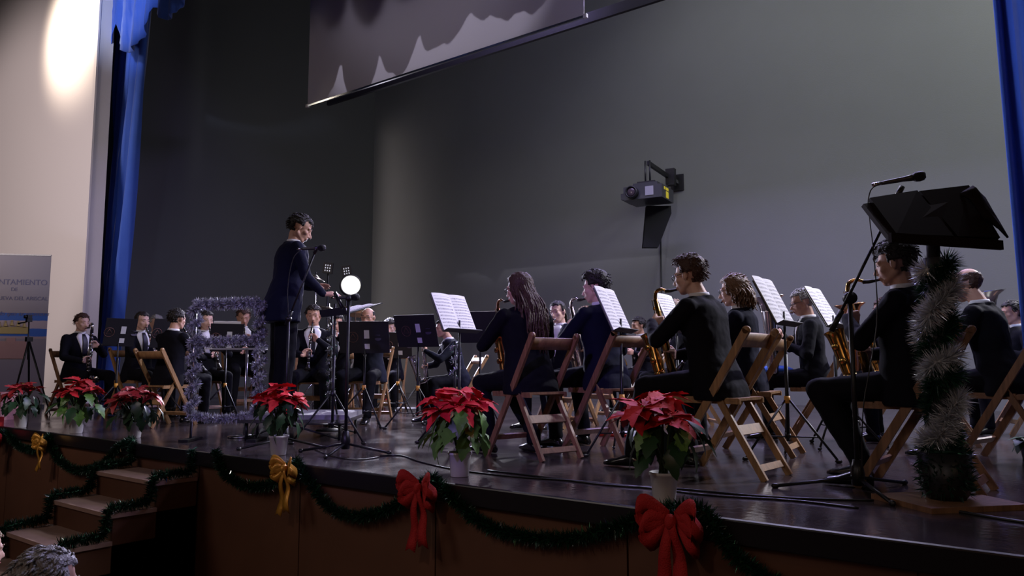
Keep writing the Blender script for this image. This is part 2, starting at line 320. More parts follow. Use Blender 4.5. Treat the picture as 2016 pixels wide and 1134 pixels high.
# ------------------------------------------------------------------ people
def ik(Sh, W, l1, l2, hint):
    d = W - Sh; L = min(d.length, (l1 + l2) * 0.995); W = Sh + d.normalized() * L
    a = (l1 * l1 - l2 * l2 + L * L) / (2 * L); h = math.sqrt(max(l1 * l1 - a * a, 1e-6)); z = d.normalized()
    hv = hint - z * hint.dot(z); hv = hv.normalized(); return Sh + z * a + hv * h, W
def hand(mb, wrist, fd, pn, side, curl=0.9, s=1.0, spread=0.10):
    # fd: direction of the fingers, pn: palm normal, side: direction of the thumb side
    fd = V(fd).normalized(); pn = V(pn); pn = (pn - fd * pn.dot(fd)).normalized(); sd = fd.cross(pn)
    if sd.dot(V(side)) < 0: sd = -sd
    K = []
    for i, off in enumerate((0.030, 0.010, -0.011, -0.030)):
        k = wrist + fd * (0.088 - 0.006 * abs(i - 1)) * s + sd * off * s; K.append(k)
        mb.caps(wrist + sd * off * 0.55 * s + fd * 0.01 * s, k, 0.015 * s, 0.0125 * s, 8)
    for i, (k, L) in enumerate(zip(K, (0.070, 0.078, 0.072, 0.056))):
        p = k; ang = 0.12 + 0.06 * i; r = 0.0098 * s
        for seg, fr in enumerate((0.45, 0.31, 0.24)):
            ang += curl * (0.75, 0.9, 0.55)[seg]
            d = fd * math.cos(ang) + pn * math.sin(ang) + sd * spread * (1.2 - i) * 0.5
            q = p + d.normalized() * L * fr * s; mb.caps(p, q, r, r * 0.92, 8); r *= 0.92; p = q
    b0 = wrist + fd * 0.022 * s + sd * 0.024 * s; d = (fd * 0.55 + sd * 0.62 + pn * 0.45).normalized()
    p1 = b0 + d * 0.040 * s; mb.caps(b0, p1, 0.0145 * s, 0.0125 * s, 8); d = (fd * 0.75 + sd * 0.05 + pn * 0.7).normalized()
    p2 = p1 + d * 0.032 * s; mb.caps(p1, p2, 0.0115 * s, 0.0105 * s, 8); d = (fd * 0.7 - sd * 0.3 + pn * 0.6).normalized(); mb.caps(p2, p2 + d * 0.024 * s, 0.0105 * s, 0.0085 * s, 8)
def head_parts(mb, H):
    h = MB(); h.ell((0, -0.014, 0.030), (0.074, 0.092, 0.082)); h.ell((0, 0.020, -0.028), (0.060, 0.068, 0.084)); h.ell((0, 0.052, -0.092), (0.027, 0.026, 0.022))
    for sx in (-1, 1):
        h.caps((sx * 0.053, -0.012, -0.050), (sx * 0.022, 0.050, -0.090), 0.021, 0.020); h.ell((sx * 0.043, 0.050, -0.022), (0.021, 0.024, 0.022))
        h.ell((sx * 0.079, -0.010, -0.006), (0.009, 0.019, 0.031)); h.ell((sx * 0.011, 0.092, -0.040), (0.010, 0.011, 0.008))
        h.caps((sx * 0.012, 0.082, 0.021), (sx * 0.044, 0.068, 0.020), 0.010, 0.009)
        h.ell((sx * 0.031, 0.068, 0.002), (0.016, 0.011, 0.010))
    h.caps((0, 0.080, 0.006), (0, 0.106, -0.034), 0.009, 0.012)
    h.caps((-0.018, 0.082, -0.061), (0.018, 0.082, -0.061), 0.008, 0.008); h.caps((-0.014, 0.080, -0.073), (0.014, 0.080, -0.073), 0.008, 0.008)
    h.xf(H); mb.add(h.v, h.f)
def hair_cap(style, H, seed, root):
    rr = random.Random(seed); h = MB(); NU, NV = 44, 26; rings = []; c = V((0, -0.014, 0.030)); oz = rr.uniform(0, 50)
    for i in range(NV + 1):
        a = PI * (i + 0.02) / (NV + 0.04); ring = []
        for j in range(NU):
            b = 2 * PI * j / NU; d = V((math.sin(a) * math.cos(b), math.sin(a) * math.sin(b), math.cos(a)))
            n1 = noise.noise(V((d.x * 5 + oz, d.y * 5, d.z * 5))); n2 = noise.noise(V((d.x * 17 + oz, d.y * 9, d.z * 4)))
            vol = {'short': 0.013, 'quiff': 0.018, 'long': 0.016, 'bob': 0.022, 'bald': 0.004, 'bun': 0.010, 'pony': 0.012}[style]
            t = vol + 0.007 * n1 + 0.006 * n2
            if style == 'quiff' and d.z > 0.3: t += 0.014 * max(0, d.z) + 0.010 * max(0, d.y)
            p = V((d.x * 0.074, d.y * 0.092, d.z * 0.082)); hl = 0.068 + 0.008 * n1
            if style == 'quiff': hl -= 0.006
            face = p.y > 0.012 and (p + c).z < hl and not (abs(p.x) > 0.062 and (p + c).z > -0.005 and p.y < 0.030)
            neckz = -0.045 if style in ('short', 'quiff', 'bald') else -0.07
            low = (p + c).z < neckz
            if style == 'bald' and (d.z > 0.50 or d.y > 0.45): face = True
            if style in ('bob', 'long') and abs(p.x) > 0.050 and p.y < 0.048: face = False
            if style in ('short', 'quiff', 'bald') and (p + c).z < 0.012 and abs(p.x) > 0.045 and p.y > -0.040: face = True
            rad = (0.80 if (face or low) else 1.0)
            ring.append(c + p * rad + (d * t if rad == 1.0 else V((0, 0, 0))))
        rings.append(ring)
    h.rings(rings)
    if style in ('short', 'quiff', 'bob'):
        for _ in range(260 if style != 'bob' else 120):
            i = rr.randrange(2, NV - 6); j = rr.randrange(NU); p = rings[i][j]; q = p - c
            if math.hypot(q.x / 0.074, math.hypot(q.y / 0.092, q.z / 0.082)) < 1.02: continue
            n_ = q.normalized(); d = (V((rr.uniform(-0.5, 0.5), 0.5 if style == 'quiff' and n_.z > 0.6 else -0.6, -0.35 - 0.5 * (1 - n_.z))) + n_ * 0.25).normalized(); d = (d - n_ * min(0, d.dot(n_)) * 0.9).normalized(); L = rr.uniform(0.018, 0.034)
            h.tube([p - n_ * 0.004, p + d * L * 0.5 + n_ * 0.0015, p + d * L * 1.1 - n_ * 0.001], [0.0045, 0.004, 0.001], 4)
    if style in ('long', 'bob', 'pony', 'bun'):
        nS = {'long': 620, 'bob': 300, 'pony': 46, 'bun': 0}[style]; L = {'long': 0.50, 'bob': 0.17, 'pony': 0.26, 'bun': 0}[style]
        for k in range(nS):
            u = rr.uniform(-1, 1); ang = u * (1.75 if style != 'pony' else 0.25)
            x0 = math.sin(ang) * 0.080; y0 = -0.014 - math.cos(ang) * 0.096
            if style == 'pony': z0 = 0.04 + rr.uniform(-0.01, 0.01); x0 = rr.uniform(-0.016, 0.016); y0 = -0.10
            else: z0 = rr.uniform(-0.02, 0.05)
            LL = L * rr.uniform(0.75, 1.05) * (1 - 0.25 * abs(u)); x1 = x0 * (rr.uniform(0.8, 1.25) if style != 'long' else rr.uniform(0.8, 1.7)) + rr.uniform(-0.02, 0.02); y1 = y0 - rr.uniform(0.0, 0.035)
            if style == 'long': y1 -= 0.03
            P = [V((x0 * 0.93, y0 * 0.95, z0 + 0.02)), V((x0 * 1.08, y0 * 1.06, z0 - LL * 0.15)), V((x1, y1 - 0.01, z0 - LL * 0.5)), V((x1 * 1.0 + rr.uniform(-0.02, 0.02), y1 + rr.uniform(-0.015, 0.01), z0 - LL * 0.8)), V((x1 * 0.85, y1, z0 - LL))]
            wv = rr.uniform(0, 6); P = [p + V((0.008 * math.sin(wv + 2.2 * k), 0.008 * math.cos(wv * 2 + 2.1 * k), 0)) for k, p in enumerate(P)]; P = smoothpath(P, 3); h.tube(P, interp([0.005, 0.0075, 0.0075, 0.0055, 0.002], len(P)), 4)
    if style == 'bun': h.ell((0, -0.118, 0.03), (0.034, 0.030, 0.034))
    h.xf(H); return h
SECT = [(0.44, 0.205, 0.135, -0.02), (0.52, 0.20, 0.135, -0.02), (0.62, 0.178, 0.125, -0.01), (0.74, 0.160, 0.112, 0.0), (0.86, 0.172, 0.118, 0.0), (0.95, 0.185, 0.118, -0.005), (1.01, 0.185, 0.105, -0.012), (1.045, 0.145, 0.085, -0.015), (1.075, 0.075, 0.062, -0.008)]
def sect(z):
    for a, b in zip(SECT, SECT[1:]):
        if a[0] <= z <= b[0]:
            t = (z - a[0]) / (b[0] - a[0]); return [a[i] + (b[i] - a[i]) * t for i in range(1, 4)]
    return list((SECT[0] if z < SECT[0][0] else SECT[-1])[1:])
PEOPLE = {}
def person(key, label, px, py, Z, heading, hair='short', hc='dark', lean=0.05, yaw=0, pitch=-8, roll=0, tgt=None, vox=0.009, skin=None, suit=None, glasses=False, front=False,
           knee=0.13, footy=0.40, footx=None, stand=False, tie=True, wide=1.0, hands=None, base=0.0, kneeup=0.0, hs=1.0, top=None, cat='person'):
    P = atd(px, py, Z); z0 = 0.47 if stand else 0.0
    H_top = (top or 1.335) + z0; sc = (P.z - base) / H_top
    rz = math.radians(heading) - PI / 2; fwd = V((math.cos(math.radians(heading)), math.sin(math.radians(heading)), 0))
    hoff = lean * 0.72 + 0.03
    loc = V((P.x, P.y, 0)) - fwd * hoff * sc; loc.z = base
    root = thing('person', label, cat, loc, rz, sc=sc)
    up = V((0, 0, z0)); sk = skin or m_skin
    lf = lambda p: V((p[0], p[1] + lean * (p[2] - 0.5), p[2])) + up       # lean shear
    Hc = lf((0, 0.035, 1.213)); neck = lf((0, -0.008, 1.07))
    Rm = Matrix.Rotation(math.radians(yaw), 4, 'Z') @ Matrix.Rotation(math.radians(pitch), 4, 'X') @ Matrix.Rotation(math.radians(roll), 4, 'Y')
    H = Matrix.Translation(Hc) @ Rm @ Matrix.Scale(hs, 4)
    mouth = H @ V((0, 0.092, -0.067))
    shs = [lf((sx * 0.175 * wide, -0.01, 0.995)) for sx in (-1, 1)]
    # hands: list of (wrist, finger dir, palm normal, thumb side, curl) for left, right ; given as fn(mouth)
    hs = hands(mouth) if hands else [((-0.14, 0.34, 0.60), (0.2, 1, -0.1), (0, 0, -1), (1, 0, 0), 0.35), ((0.14, 0.34, 0.60), (-0.2, 1, -0.1), (0, 0, -1), (-1, 0, 0), 0.35)]
    body = MB(); jac = MB()
    head_parts(body, H)
    body.caps(H @ V((0, -0.022, -0.06)), neck, 0.052, 0.058); body.caps(neck, lf((0, 0, 0.98)), 0.058, 0.09); body.caps(lf((0, 0, 0.98)), lf((0, 0, 0.56)), 0.09, 0.10)
    arms = []
    for i, sx in enumerate((-1, 1)):
        wr, fd, pn, th, cu = hs[i]; wr = V(wr)
        el, wr = ik(shs[i], wr, 0.285, 0.25, V((sx * 0.75, -0.35, -0.75)))
        body.caps(lf((0, 0, 0.98)), shs[i], 0.05, 0.045); body.caps(shs[i], el, 0.040, 0.036); body.caps(el, wr, 0.036, 0.025)
        hand(body, wr, fd, pn, th, cu, s=1.0 if vox > 0.008 else 0.98); arms.append((el, wr))
    # legs
    hips = [lf((sx * 0.085, 0.0, 0.545)) for sx in (-1, 1)]; legs = []
    for i, sx in enumerate((-1, 1)):
        if stand: kn = V((sx * 0.105, 0.0, 0.50)); an = V((sx * 0.115, -0.03, 0.09))
        else:
            fy = footy[i] if hasattr(footy, '__len__') else footy
            kn = V((sx * knee, 0.43, 0.515 + kneeup)); an = V((sx * (footx or knee + 0.02), fy, 0.10))
        legs.append((hips[i], kn, an)); body.caps(hips[i], kn, 0.06, 0.045); body.caps(kn, an, 0.045, 0.035)
    bo = body.build('body', sk, root); md = bo.modifiers.new('r', 'REMESH'); md.mode = 'VOXEL'; md.voxel_size = vox; md.use_smooth_shade = True
    ms = bo.modifiers.new('s', 'SMOOTH'); ms.factor = 0.5; ms.iterations = 2
    # jacket
    rr = []
    zs = [s[0] for s in SECT]
    lowz = [] if not stand else [0.34]
    for z in lowz + zs:
        rx, ry, cy = sect(z)
        if z < 0.44: rx, ry = 0.205, 0.145
        c = lf((0, cy, z)); rr.append([c + V((math.copysign(abs(math.cos(a)) ** 0.85, math.cos(a)) * rx * wide, math.copysign(abs(math.sin(a)) ** 0.85, math.sin(a)) * ry * (0.5 + wide / 2), 0)) for a in [2 * PI * j / 28 for j in range(28)]])
    jac.rings(rr)
    jac.tube([neck + V((math.cos(a) * 0.080, math.sin(a) * 0.076, -0.018 - 0.022 * math.sin(a))) for a in [2 * PI * k / 16 for k in range(17)]], 0.015, 6)
    for i in range(2):
        el, wr = arms[i]; cu = wr + (el - wr).normalized() * 0.012
        jac.caps(lf((0, 0, 0.97)), shs[i], 0.075, 0.062); jac.caps(shs[i], el, 0.064, 0.052); jac.caps(el, cu, 0.052, 0.036)
    jo = jac.build('jacket', suit or m_suit, root); md = jo.modifiers.new('r', 'REMESH'); md.mode = 'VOXEL'; md.voxel_size = max(0.011, vox * 1.3); md.use_smooth_shade = True
    ms = jo.modifiers.new('s', 'SMOOTH'); ms.factor = 0.5; ms.iterations = 3
    tx = bpy.data.textures.get('folds') or bpy.data.textures.new('folds', 'CLOUDS'); tx.noise_scale = 0.09
    dm = jo.modifiers.new('d', 'DISPLACE'); dm.texture = tx; dm.strength = 0.015; dm.mid_level = 0.5
    # trousers
    tr = MB(); tr.ell(lf((0, -0.01, 0.53)), (0.17, 0.13, 0.085))
    for hp, kn, an in legs:
        tr.caps(hp, kn, 0.092 * (1.25 if stand else 1), 0.070 * (1.35 if stand else 1)); tr.caps(kn, an + V((0, 0, 0.03)), 0.069 * (1.35 if stand else 1), 0.055 * (1.3 if stand else 1)); tr.lathe([(0.052, 0), (0.058, 0.03), (0.052, 0.10)], an + V((0, 0, -0.035)), n=12)
    to = tr.build('trousers', m_trou, root); md = to.modifiers.new('r', 'REMESH'); md.mode = 'VOXEL'; md.voxel_size = 0.013; md.use_smooth_shade = True
    ms = to.modifiers.new('s', 'SMOOTH'); ms.factor = 0.5; ms.iterations = 3
    dm = to.modifiers.new('d', 'DISPLACE'); dm.texture = tx; dm.strength = 0.015; dm.mid_level = 0.5
    for i, (hp, kn, an) in enumerate(legs):
        s_ = MB(); sx = (-1, 1)[i]; fo = V((sx * 0.18, 1, 0)).normalized(); sd = V((fo.y, -fo.x, 0)); rg = []
        for t, wd, hh in ((-0.065, 0.026, 0.045), (-0.04, 0.038, 0.075), (0.0, 0.040, 0.095), (0.05, 0.042, 0.075), (0.11, 0.048, 0.052), (0.16, 0.044, 0.042), (0.195, 0.026, 0.028)):
            c = V((an.x, an.y, 0.004)) + fo * t; rg.append([c + sd * wd * math.cos(a) + V((0, 0, max(0, hh * (0.5 + 0.5 * math.sin(a))))) for a in [2 * PI * j / 12 for j in range(12)]])
        s_.rings(rg); s_.build('shoe', m_shoe, root)
    # collar, shirt, tie
    col = MB(); rgs = []
    for t, dz in ((0, -0.01), (0.5, 0.014), (1, 0.026)):
        rgs.append([neck + V((math.cos(a) * (0.068 - 0.006 * t), math.sin(a) * (0.067 - 0.004 * t) + 0.004 * t, dz + 0.002 - 0.004 * math.sin(a))) for a in [2 * PI * j / 20 for j in range(20)]])
    col.rings(rgs, cap=False); co = col.build('collar', m_shirt, root); md = co.modifiers.new('s', 'SOLIDIFY'); md.thickness = 0.004
    if front:
        def panel(zt, zb_, wt, wb, off, n=8):
            rows = []
            for i in range(n + 1):
                z = zt + (zb_ - zt) * i / n; rx, ry, cy = sect(z); a0 = wt + (wb - wt) * i / n; row = []
                for j in range(7):
                    a = PI / 2 + a0 * (1 - 2 * j / 6)
                    row.append(lf((0, cy, z)) + V((math.cos(a) * (rx * wide + off), math.sin(a) * (ry * (0.5 + wide / 2) + off), 0)))
                rows.append(row)
            return MB().rings(rows, close=False)
        so = panel(1.068, 0.74, 0.62, 0.06, 0.012).build('shirt', m_shirt, root); md = so.modifiers.new('s', 'SOLIDIFY'); md.thickness = 0.006
        if tie:
            t1 = panel(1.062, 0.77, 0.14, 0.20, 0.020); to_ = t1.build('tie', m_tie, root); md = to_.modifiers.new('s', 'SOLIDIFY'); md.thickness = 0.005
    # face details
    e = MB()
    for sx in (-1, 1): e.ell((sx * 0.031, 0.0765, 0.002), (0.009, 0.0045, 0.0042), nu=8, nv=6)
    e.xf(H); e.build('eyes', m_eye, root)
    l_ = MB(); l_.caps((-0.020, 0.087, -0.067), (0.020, 0.087, -0.067), 0.0045, 0.0045); l_.xf(H); l_.build('lips', m_lip, root)
    br = MB()
    for sx in (-1, 1): br.caps((sx * 0.017, 0.0905, 0.029), (sx * 0.043, 0.077, 0.028), 0.0032, 0.0025)
    br.xf(H); br.build('eyebrows', m_hair[hc], root)
    hair_cap(hair, H, hash(key) % 97 if False else sum(map(ord, key)), root).build('hair', m_hair[hc], root)
    if glasses:
        g = MB()
        for sx in (-1, 1):
            g.tube([V((sx * 0.032 + 0.022 * math.cos(a), 0.093, 0.001 + 0.015 * math.sin(a))) for a in [2 * PI * k / 12 for k in range(13)]], 0.0022, 5)
            g.tube([(sx * 0.054, 0.092, 0.005), (sx * 0.078, 0.06, 0.006), (sx * 0.081, -0.01, 0.006)], 0.0022, 5)
        g.tube([(-0.011, 0.094, 0.004), (0.011, 0.094, 0.004)], 0.0022, 5); g.xf(H); g.build('glasses', m_glove, root)
    PEOPLE[key] = dict(root=root, loc=loc, rz=rz, sc=sc, mouth=mouth, heading=heading)
    return root

# hands for each way of holding an instrument (left hand first), in the player's own frame
def grip(P, n, fd, th, curl=0.95, rad=0.02):
    P = V(P); n = V(n).normalized(); fd = V(fd); fd = (fd - n * fd.dot(n)).normalized()
    return (P - n * (rad + 0.014) - fd * 0.085, fd, n, th, curl)
def sax_pts(M):
    T = V((M.x + 0.02, M.y + 0.175, M.z - 0.055)); B = V((M.x + 0.10, M.y + 0.10, M.z - 0.55)); return T, B
def h_sax(M):
    T, B = sax_pts(M); a = T.lerp(B, 0.30); b = T.lerp(B, 0.72)
    return [grip(a, (0.5, 0.8, 0), (0.85, -0.5, 0.1), (0, 0.2, 1)), grip(b, (-0.4, 0.9, 0), (-0.9, -0.3, 0.1), (0, 0.2, 1))]
def cla_pts(M, a=0.60): d = V((0, math.sin(a), -math.cos(a))); return V(M), V(M) + d * 0.64
def h_cla(M):
    A, B = cla_pts(M); a = A.lerp(B, 0.34); b = A.lerp(B, 0.66)
    return [grip(a, (0.75, 0.6, 0), (0.7, -0.5, 0.25), (0, 0.3, 1)), grip(b, (-0.75, 0.6, 0), (-0.7, -0.5, 0.25), (0, 0.3, 1))]
def h_tpt(M):
    return [grip(V(M) + V((-0.01, 0.22, -0.06)), (1, 0, 0), (0.1, 0.9, 0.35), (0, -0.4, 1)), grip(V(M) + V((0.02, 0.24, -0.03)), (-1, 0, 0), (-0.1, 0.9, 0.3), (0, -0.4, 1))]
def h_flu(M):
    M = V(M); return [grip(M + V((0.19, 0.03, -0.03)), (0, 1, 0.0), (0.3, 0, 1), (-1, 0, 0)), grip(M + V((0.43, 0.04, -0.09)), (0, 1, 0.0), (-0.3, 0.2, 1), (-1, 0, 0))]
def h_eup(M):
    M = V(M); return [grip(M + V((-0.10, 0.17, -0.30)), (1, 0.5, 0), (0.3, 1, 0), (0, 0, 1), rad=0.05), grip(M + V((0.09, 0.16, -0.22)), (-0.6, 0.8, 0), (-0.5, 0.5, -0.2), (0, 0, 1), rad=0.04)]
def h_bcl(M):
    M = V(M); return [grip(M + V((0.03, 0.20, -0.22)), (0.5, 0.8, 0), (0.8, -0.4, 0.1), (0, 0.2, 1)), grip(M + V((0.06, 0.20, -0.42)), (-0.4, 0.9, 0), (-0.9, -0.3, 0.1), (0, 0.2, 1))]
HOLD = dict(sax=h_sax, clarinet=h_cla, trumpet=h_tpt, flute=h_flu, euphonium=h_eup, bass=h_bcl)

def keys(mb, A, B, n, off, r=0.010, side=(0, 1, 0)):
    A = V(A); B = V(B); sd = V(side).normalized()
    for k in range(n):
        p = A.lerp(B, (k + 0.5) / n) + sd * off; mb.lathe([(r, 0), (r * 1.05, 0.003), (r * 0.6, 0.006)], p, sd, 10)
def inst(kind, key, label, m=None):
    p = PEOPLE[key]; M = V(p['mouth'])
    names = dict(sax='saxophone', clarinet='clarinet', trumpet='trumpet', flute='flute', euphonium='euphonium', bass='bass_clarinet', tuba='tuba', horn='french_horn')
    r = thing(names[kind], label, names[kind].replace('_', ' '), p['loc'], p['rz'], sc=p['sc'])
    m = m or m_brass
    if kind == 'sax':
        T, B = sax_pts(M)
        MB().tube([M - V((0, 0.012, 0)), M + V((0, 0.05, -0.008)), M + V((0, 0.085, -0.008))], [0.006, 0.011, 0.012], 10).build('mouthpiece', m_ebony, r)
        nk = smoothpath([M + V((0, 0.075, -0.008)), M + V((0.005, 0.12, 0.008)), M + V((0.014, 0.165, -0.008)), T], 5); MB().tube(nk, interp([0.008, 0.011, 0.013], len(nk)), 10).build('neck', m, r)
        d = (B - T).normalized(); F = B + V((0.015, 0.11, 0.02)); rim = V((B.x + 0.035, B.y + 0.19, B.z + 0.27))
        MB().tube([T, T.lerp(B, 0.5), B], [0.015, 0.022, 0.031], 14).build('body_tube', m, r)
        bw = smoothpath([B, B + d * 0.05 + V((0.004, 0.025, 0)), F + V((0, -0.02, -0.075)), F], 5); MB().tube(bw, interp([0.031, 0.034, 0.037, 0.038], len(bw)), 14).build('bow', m, r)
        bl = smoothpath([F, F.lerp(rim, 0.45), F.lerp(rim, 0.85), rim], 4); mb = MB().tube(bl, interp([0.038, 0.043, 0.052, 0.066], len(bl)), 18, cap=False); mb.build('bell', m, r)
        k = MB(); sd = V((0.3, 1, 0.1)); keys(k, T.lerp(B, 0.08), T.lerp(B, 0.95), 10, 0.027, 0.013, sd); keys(k, T.lerp(B, 0.1), T.lerp(B, 0.9), 6, 0.026, 0.011, (1, 0.1, 0)); keys(k, F + V((-0.03, 0, 0.03)), rim + V((-0.04, 0, -0.05)), 2, 0.02, 0.022, (-1, 0, 0))
        k.tube([T + V((0.022, 0.016, 0)), B + V((0.03, 0.024, 0.05))], 0.0025, 5); k.tube([T + V((-0.016, 0.018, 0)), B + V((-0.022, 0.03, 0.05))], 0.0025, 5); k.build('keywork', m, r)
    elif kind == 'clarinet':
        A, B = cla_pts(M); d = (B - A).normalized()
        MB().tube([A - d * 0.01, A + d * 0.07], [0.006, 0.013], 10).build('mouthpiece', m_glove, r)
        MB().tube([A + d * 0.07, A + d * 0.56], [0.0135, 0.015], 10).build('body_tube', m_ebony, r)
        MB().lathe([(0.015, 0), (0.019, 0.03), (0.026, 0.06), (0.036, 0.08)], A + d * 0.56, d, 14).build('bell', m_ebony, r)
        k = MB(); keys(k, A + d * 0.12, A + d * 0.53, 9, 0.015, 0.009, (0, 0.8, 0.55))
        for t in (0.07, 0.13, 0.34, 0.56): k.lathe([(0.0165, -0.004), (0.0165, 0.004)], A + d * t, d, 10)
        k.tube([A + d * 0.15 + V((0.014, 0.01, 0)), A + d * 0.5 + V((0.015, 0.01, 0))], 0.002, 5); k.build('keywork', m_silver, r)
    elif kind == 'bass':
        T = M + V((0.03, 0.19, -0.02))
        MB().tube([M - V((0, 0.01, 0)), M + V((0, 0.08, 0.01))], [0.007, 0.013], 10).build('mouthpiece', m_glove, r)
        nk = smoothpath([M + V((0, 0.07, 0.01)), M + V((0.005, 0.10, 0.05)), M + V((0.015, 0.15, 0.06)), M + V((0.03, 0.19, 0.03)), T], 5); MB().tube(nk, interp([0.010, 0.016, 0.018], len(nk)), 12).build('neck', m_silver, r)
        B = M + V((0.07, 0.20, -0.66)); MB().tube([T, B], [0.018, 0.022], 12).build('body_tube', m_ebony, r)
        bl = smoothpath([B, B + V((0.0, 0.02, -0.06)), B + V((0, 0.08, -0.08)), B + V((0, 0.13, -0.02)), B + V((0, 0.15, 0.02))], 4); MB().tube(bl, interp([0.022, 0.026, 0.034, 0.058], len(bl)), 16, cap=False).build('bell', m_silver, r)
        k = MB(); keys(k, T.lerp(B, 0.06), T.lerp(B, 0.95), 12, 0.020, 0.016, (0.4, 1, 0)); k.tube([T + V((0.022, 0, 0)), B + V((0.024, 0, 0))], 0.004, 6); k.tube([T + V((-0.02, 0.01, -0.1)), B + V((-0.02, 0.01, 0))], 0.004, 6); k.build('keywork', m_silver, r)
    elif kind == 'trumpet':
        d = V((0, 1, -0.16)).normalized()
        MB().lathe([(0.012, 0), (0.009, 0.012), (0.005, 0.03), (0.006, 0.08)], M, d, 12).build('mouthpiece', m_silver, r)
        lp = smoothpath([M + d * 0.08, M + d * 0.40, M + d * 0.43 + V((0, 0, -0.05)), M + d * 0.38 + V((0, 0, -0.10)), M + d * 0.14 + V((0, 0, -0.10)), M + d * 0.10 + V((0.0, 0, -0.05)), M + d * 0.15 + V((0.004, 0, -0.012)), M + d * 0.36 + V((0.02, 0, -0.015))], 6)
        MB().tube(lp, 0.0065, 8).build('tubing', m, r)
        MB().lathe([(0.0065, 0), (0.012, 0.09), (0.024, 0.14), (0.061, 0.17)], M + d * 0.36 + V((0.02, 0, -0.015)), d, 20, cap=False).build('bell', m, r)
        for k in range(3): MB().lathe([(0.009, 0), (0.009, 0.13), (0.003, 0.13), (0.003, 0.15), (0.008, 0.152), (0.008, 0.156)], M + d * (0.20 + k * 0.026) + V((0, 0, -0.115)), (0, 0, 1), 10).build('valve', m_silver, r)
    elif kind == 'flute':
        d = V((1, 0.06, -0.17)).normalized(); A = M + V((-0.03, 0.012, -0.002)); MB().tube([A, A + d * 0.66], 0.0095, 10).build('body_tube', m_silver, r)
        k = MB(); keys(k, A + d * 0.2, A + d * 0.62, 10, 0.008, 0.009, (0, 0.3, 1)); k.ell(A + d * 0.03 + V((0, -0.004, 0.008)), (0.014, 0.009, 0.004)); k.build('keywork', m_silver, r)
    elif kind in ('euphonium', 'tuba'):
        g = 1.0 if kind == 'euphonium' else 1.3; c = M + V((0, 0.17, -0.28 if g == 1 else -0.26))
        pt = lambda x, y, z: c + V((x * g, y * g, z * g))
        mp = smoothpath([M, M + V((0, 0.05, -0.01)), pt(0.10, 0, 0.16), pt(0.11, 0.02, 0.0), pt(0.10, 0.02, -0.18)], 6)
        MB().lathe([(0.016, 0), (0.011, 0.02), (0.006, 0.05)], M, (0, 1, -0.2), 12).build('mouthpiece', m_silver, r); MB().tube(mp, interp([0.006, 0.008, 0.012], len(mp)), 8).build('leadpipe', m, r)
        bt = smoothpath([pt(0.10, 0.02, 0.10), pt(0.10, 0.02, -0.20), pt(0.06, 0.02, -0.30), pt(-0.03, 0.02, -0.33), pt(-0.10, 0.02, -0.28), pt(-0.12, 0.02, -0.12), pt(-0.12, 0.03, 0.12), pt(-0.12, 0.04, 0.30)], 6)
        MB().tube(bt, interp([0.018 * g, 0.026 * g, 0.034 * g, 0.042 * g, 0.048 * g, 0.052 * g, 0.058 * g, 0.075 * g], len(bt)), 18).build('body_tube', m, r)
        MB().lathe([(0.073 * g, 0), (0.085 * g, 0.05 * g), (0.105 * g, 0.09 * g), (0.150 * g, 0.125 * g), (0.154 * g, 0.127 * g), (0.150 * g, 0.120 * g), (0.100 * g, 0.085 * g), (0.060 * g, 0.0)], pt(-0.12, 0.04, 0.295), (-0.05, 0.1, 1), 28, cap=False).build('bell', m, r)
        lo = MB()
        for dx, zz in ((0.02, 0.12), (0.05, 0.05), (-0.03, 0.0)):
            lo.tube(smoothpath([pt(dx - 0.03, 0.0, -0.15), pt(dx - 0.03, 0.0, zz), pt(dx, 0.0, zz + 0.05), pt(dx + 0.03, 0.0, zz), pt(dx + 0.03, 0.0, -0.15), pt(dx, 0.0, -0.20), pt(dx - 0.03, 0.0, -0.15)], 5), 0.010 * g, 8)
        lo.build('tubing', m, r)
        for k in range(3): MB().lathe([(0.015 * g, 0), (0.015 * g, 0.16 * g), (0.004, 0.16 * g), (0.004, 0.19 * g), (0.012, 0.192 * g), (0.012, 0.2 * g)], pt(-0.03 + k * 0.036, -0.035, -0.10), (0, 0, 1), 10).build('valve', m_silver if m is m_silver else m, r)
    elif kind == 'horn':
        c = M + V((0.10, 0.18, -0.26)); co = MB()
        for k, (R0, yy) in enumerate(((0.14, 0.0), (0.115, 0.02), (0.085, 0.0))): co.tube([c + V((R0 * math.cos(a), yy, R0 * math.sin(a))) for a in [2 * PI * j / 26 for j in range(27)]], 0.010 + 0.002 * k, 8)
        co.tube(smoothpath([M, c + V((-0.02, -0.03, 0.2)), c + V((0.0, 0, 0.14))], 5), 0.005, 6); co.build('coil', m, r)
        MB().lathe([(0.014, 0), (0.03, 0.12), (0.055, 0.2), (0.15, 0.27)], c + V((-0.10, 0.0, -0.06)), (0.9, -0.2, -0.5), 22, cap=False).build('bell', m, r)
        for k in range(3): MB().lathe([(0.018, 0), (0.018, 0.05)], c + V((-0.04 + 0.04 * k, -0.02, 0.02)), (0, 1, 0), 12).build('valve', m_silver, r)
    return r

NEAR, MID, FAR = 0.007, 0.0095, 0.012
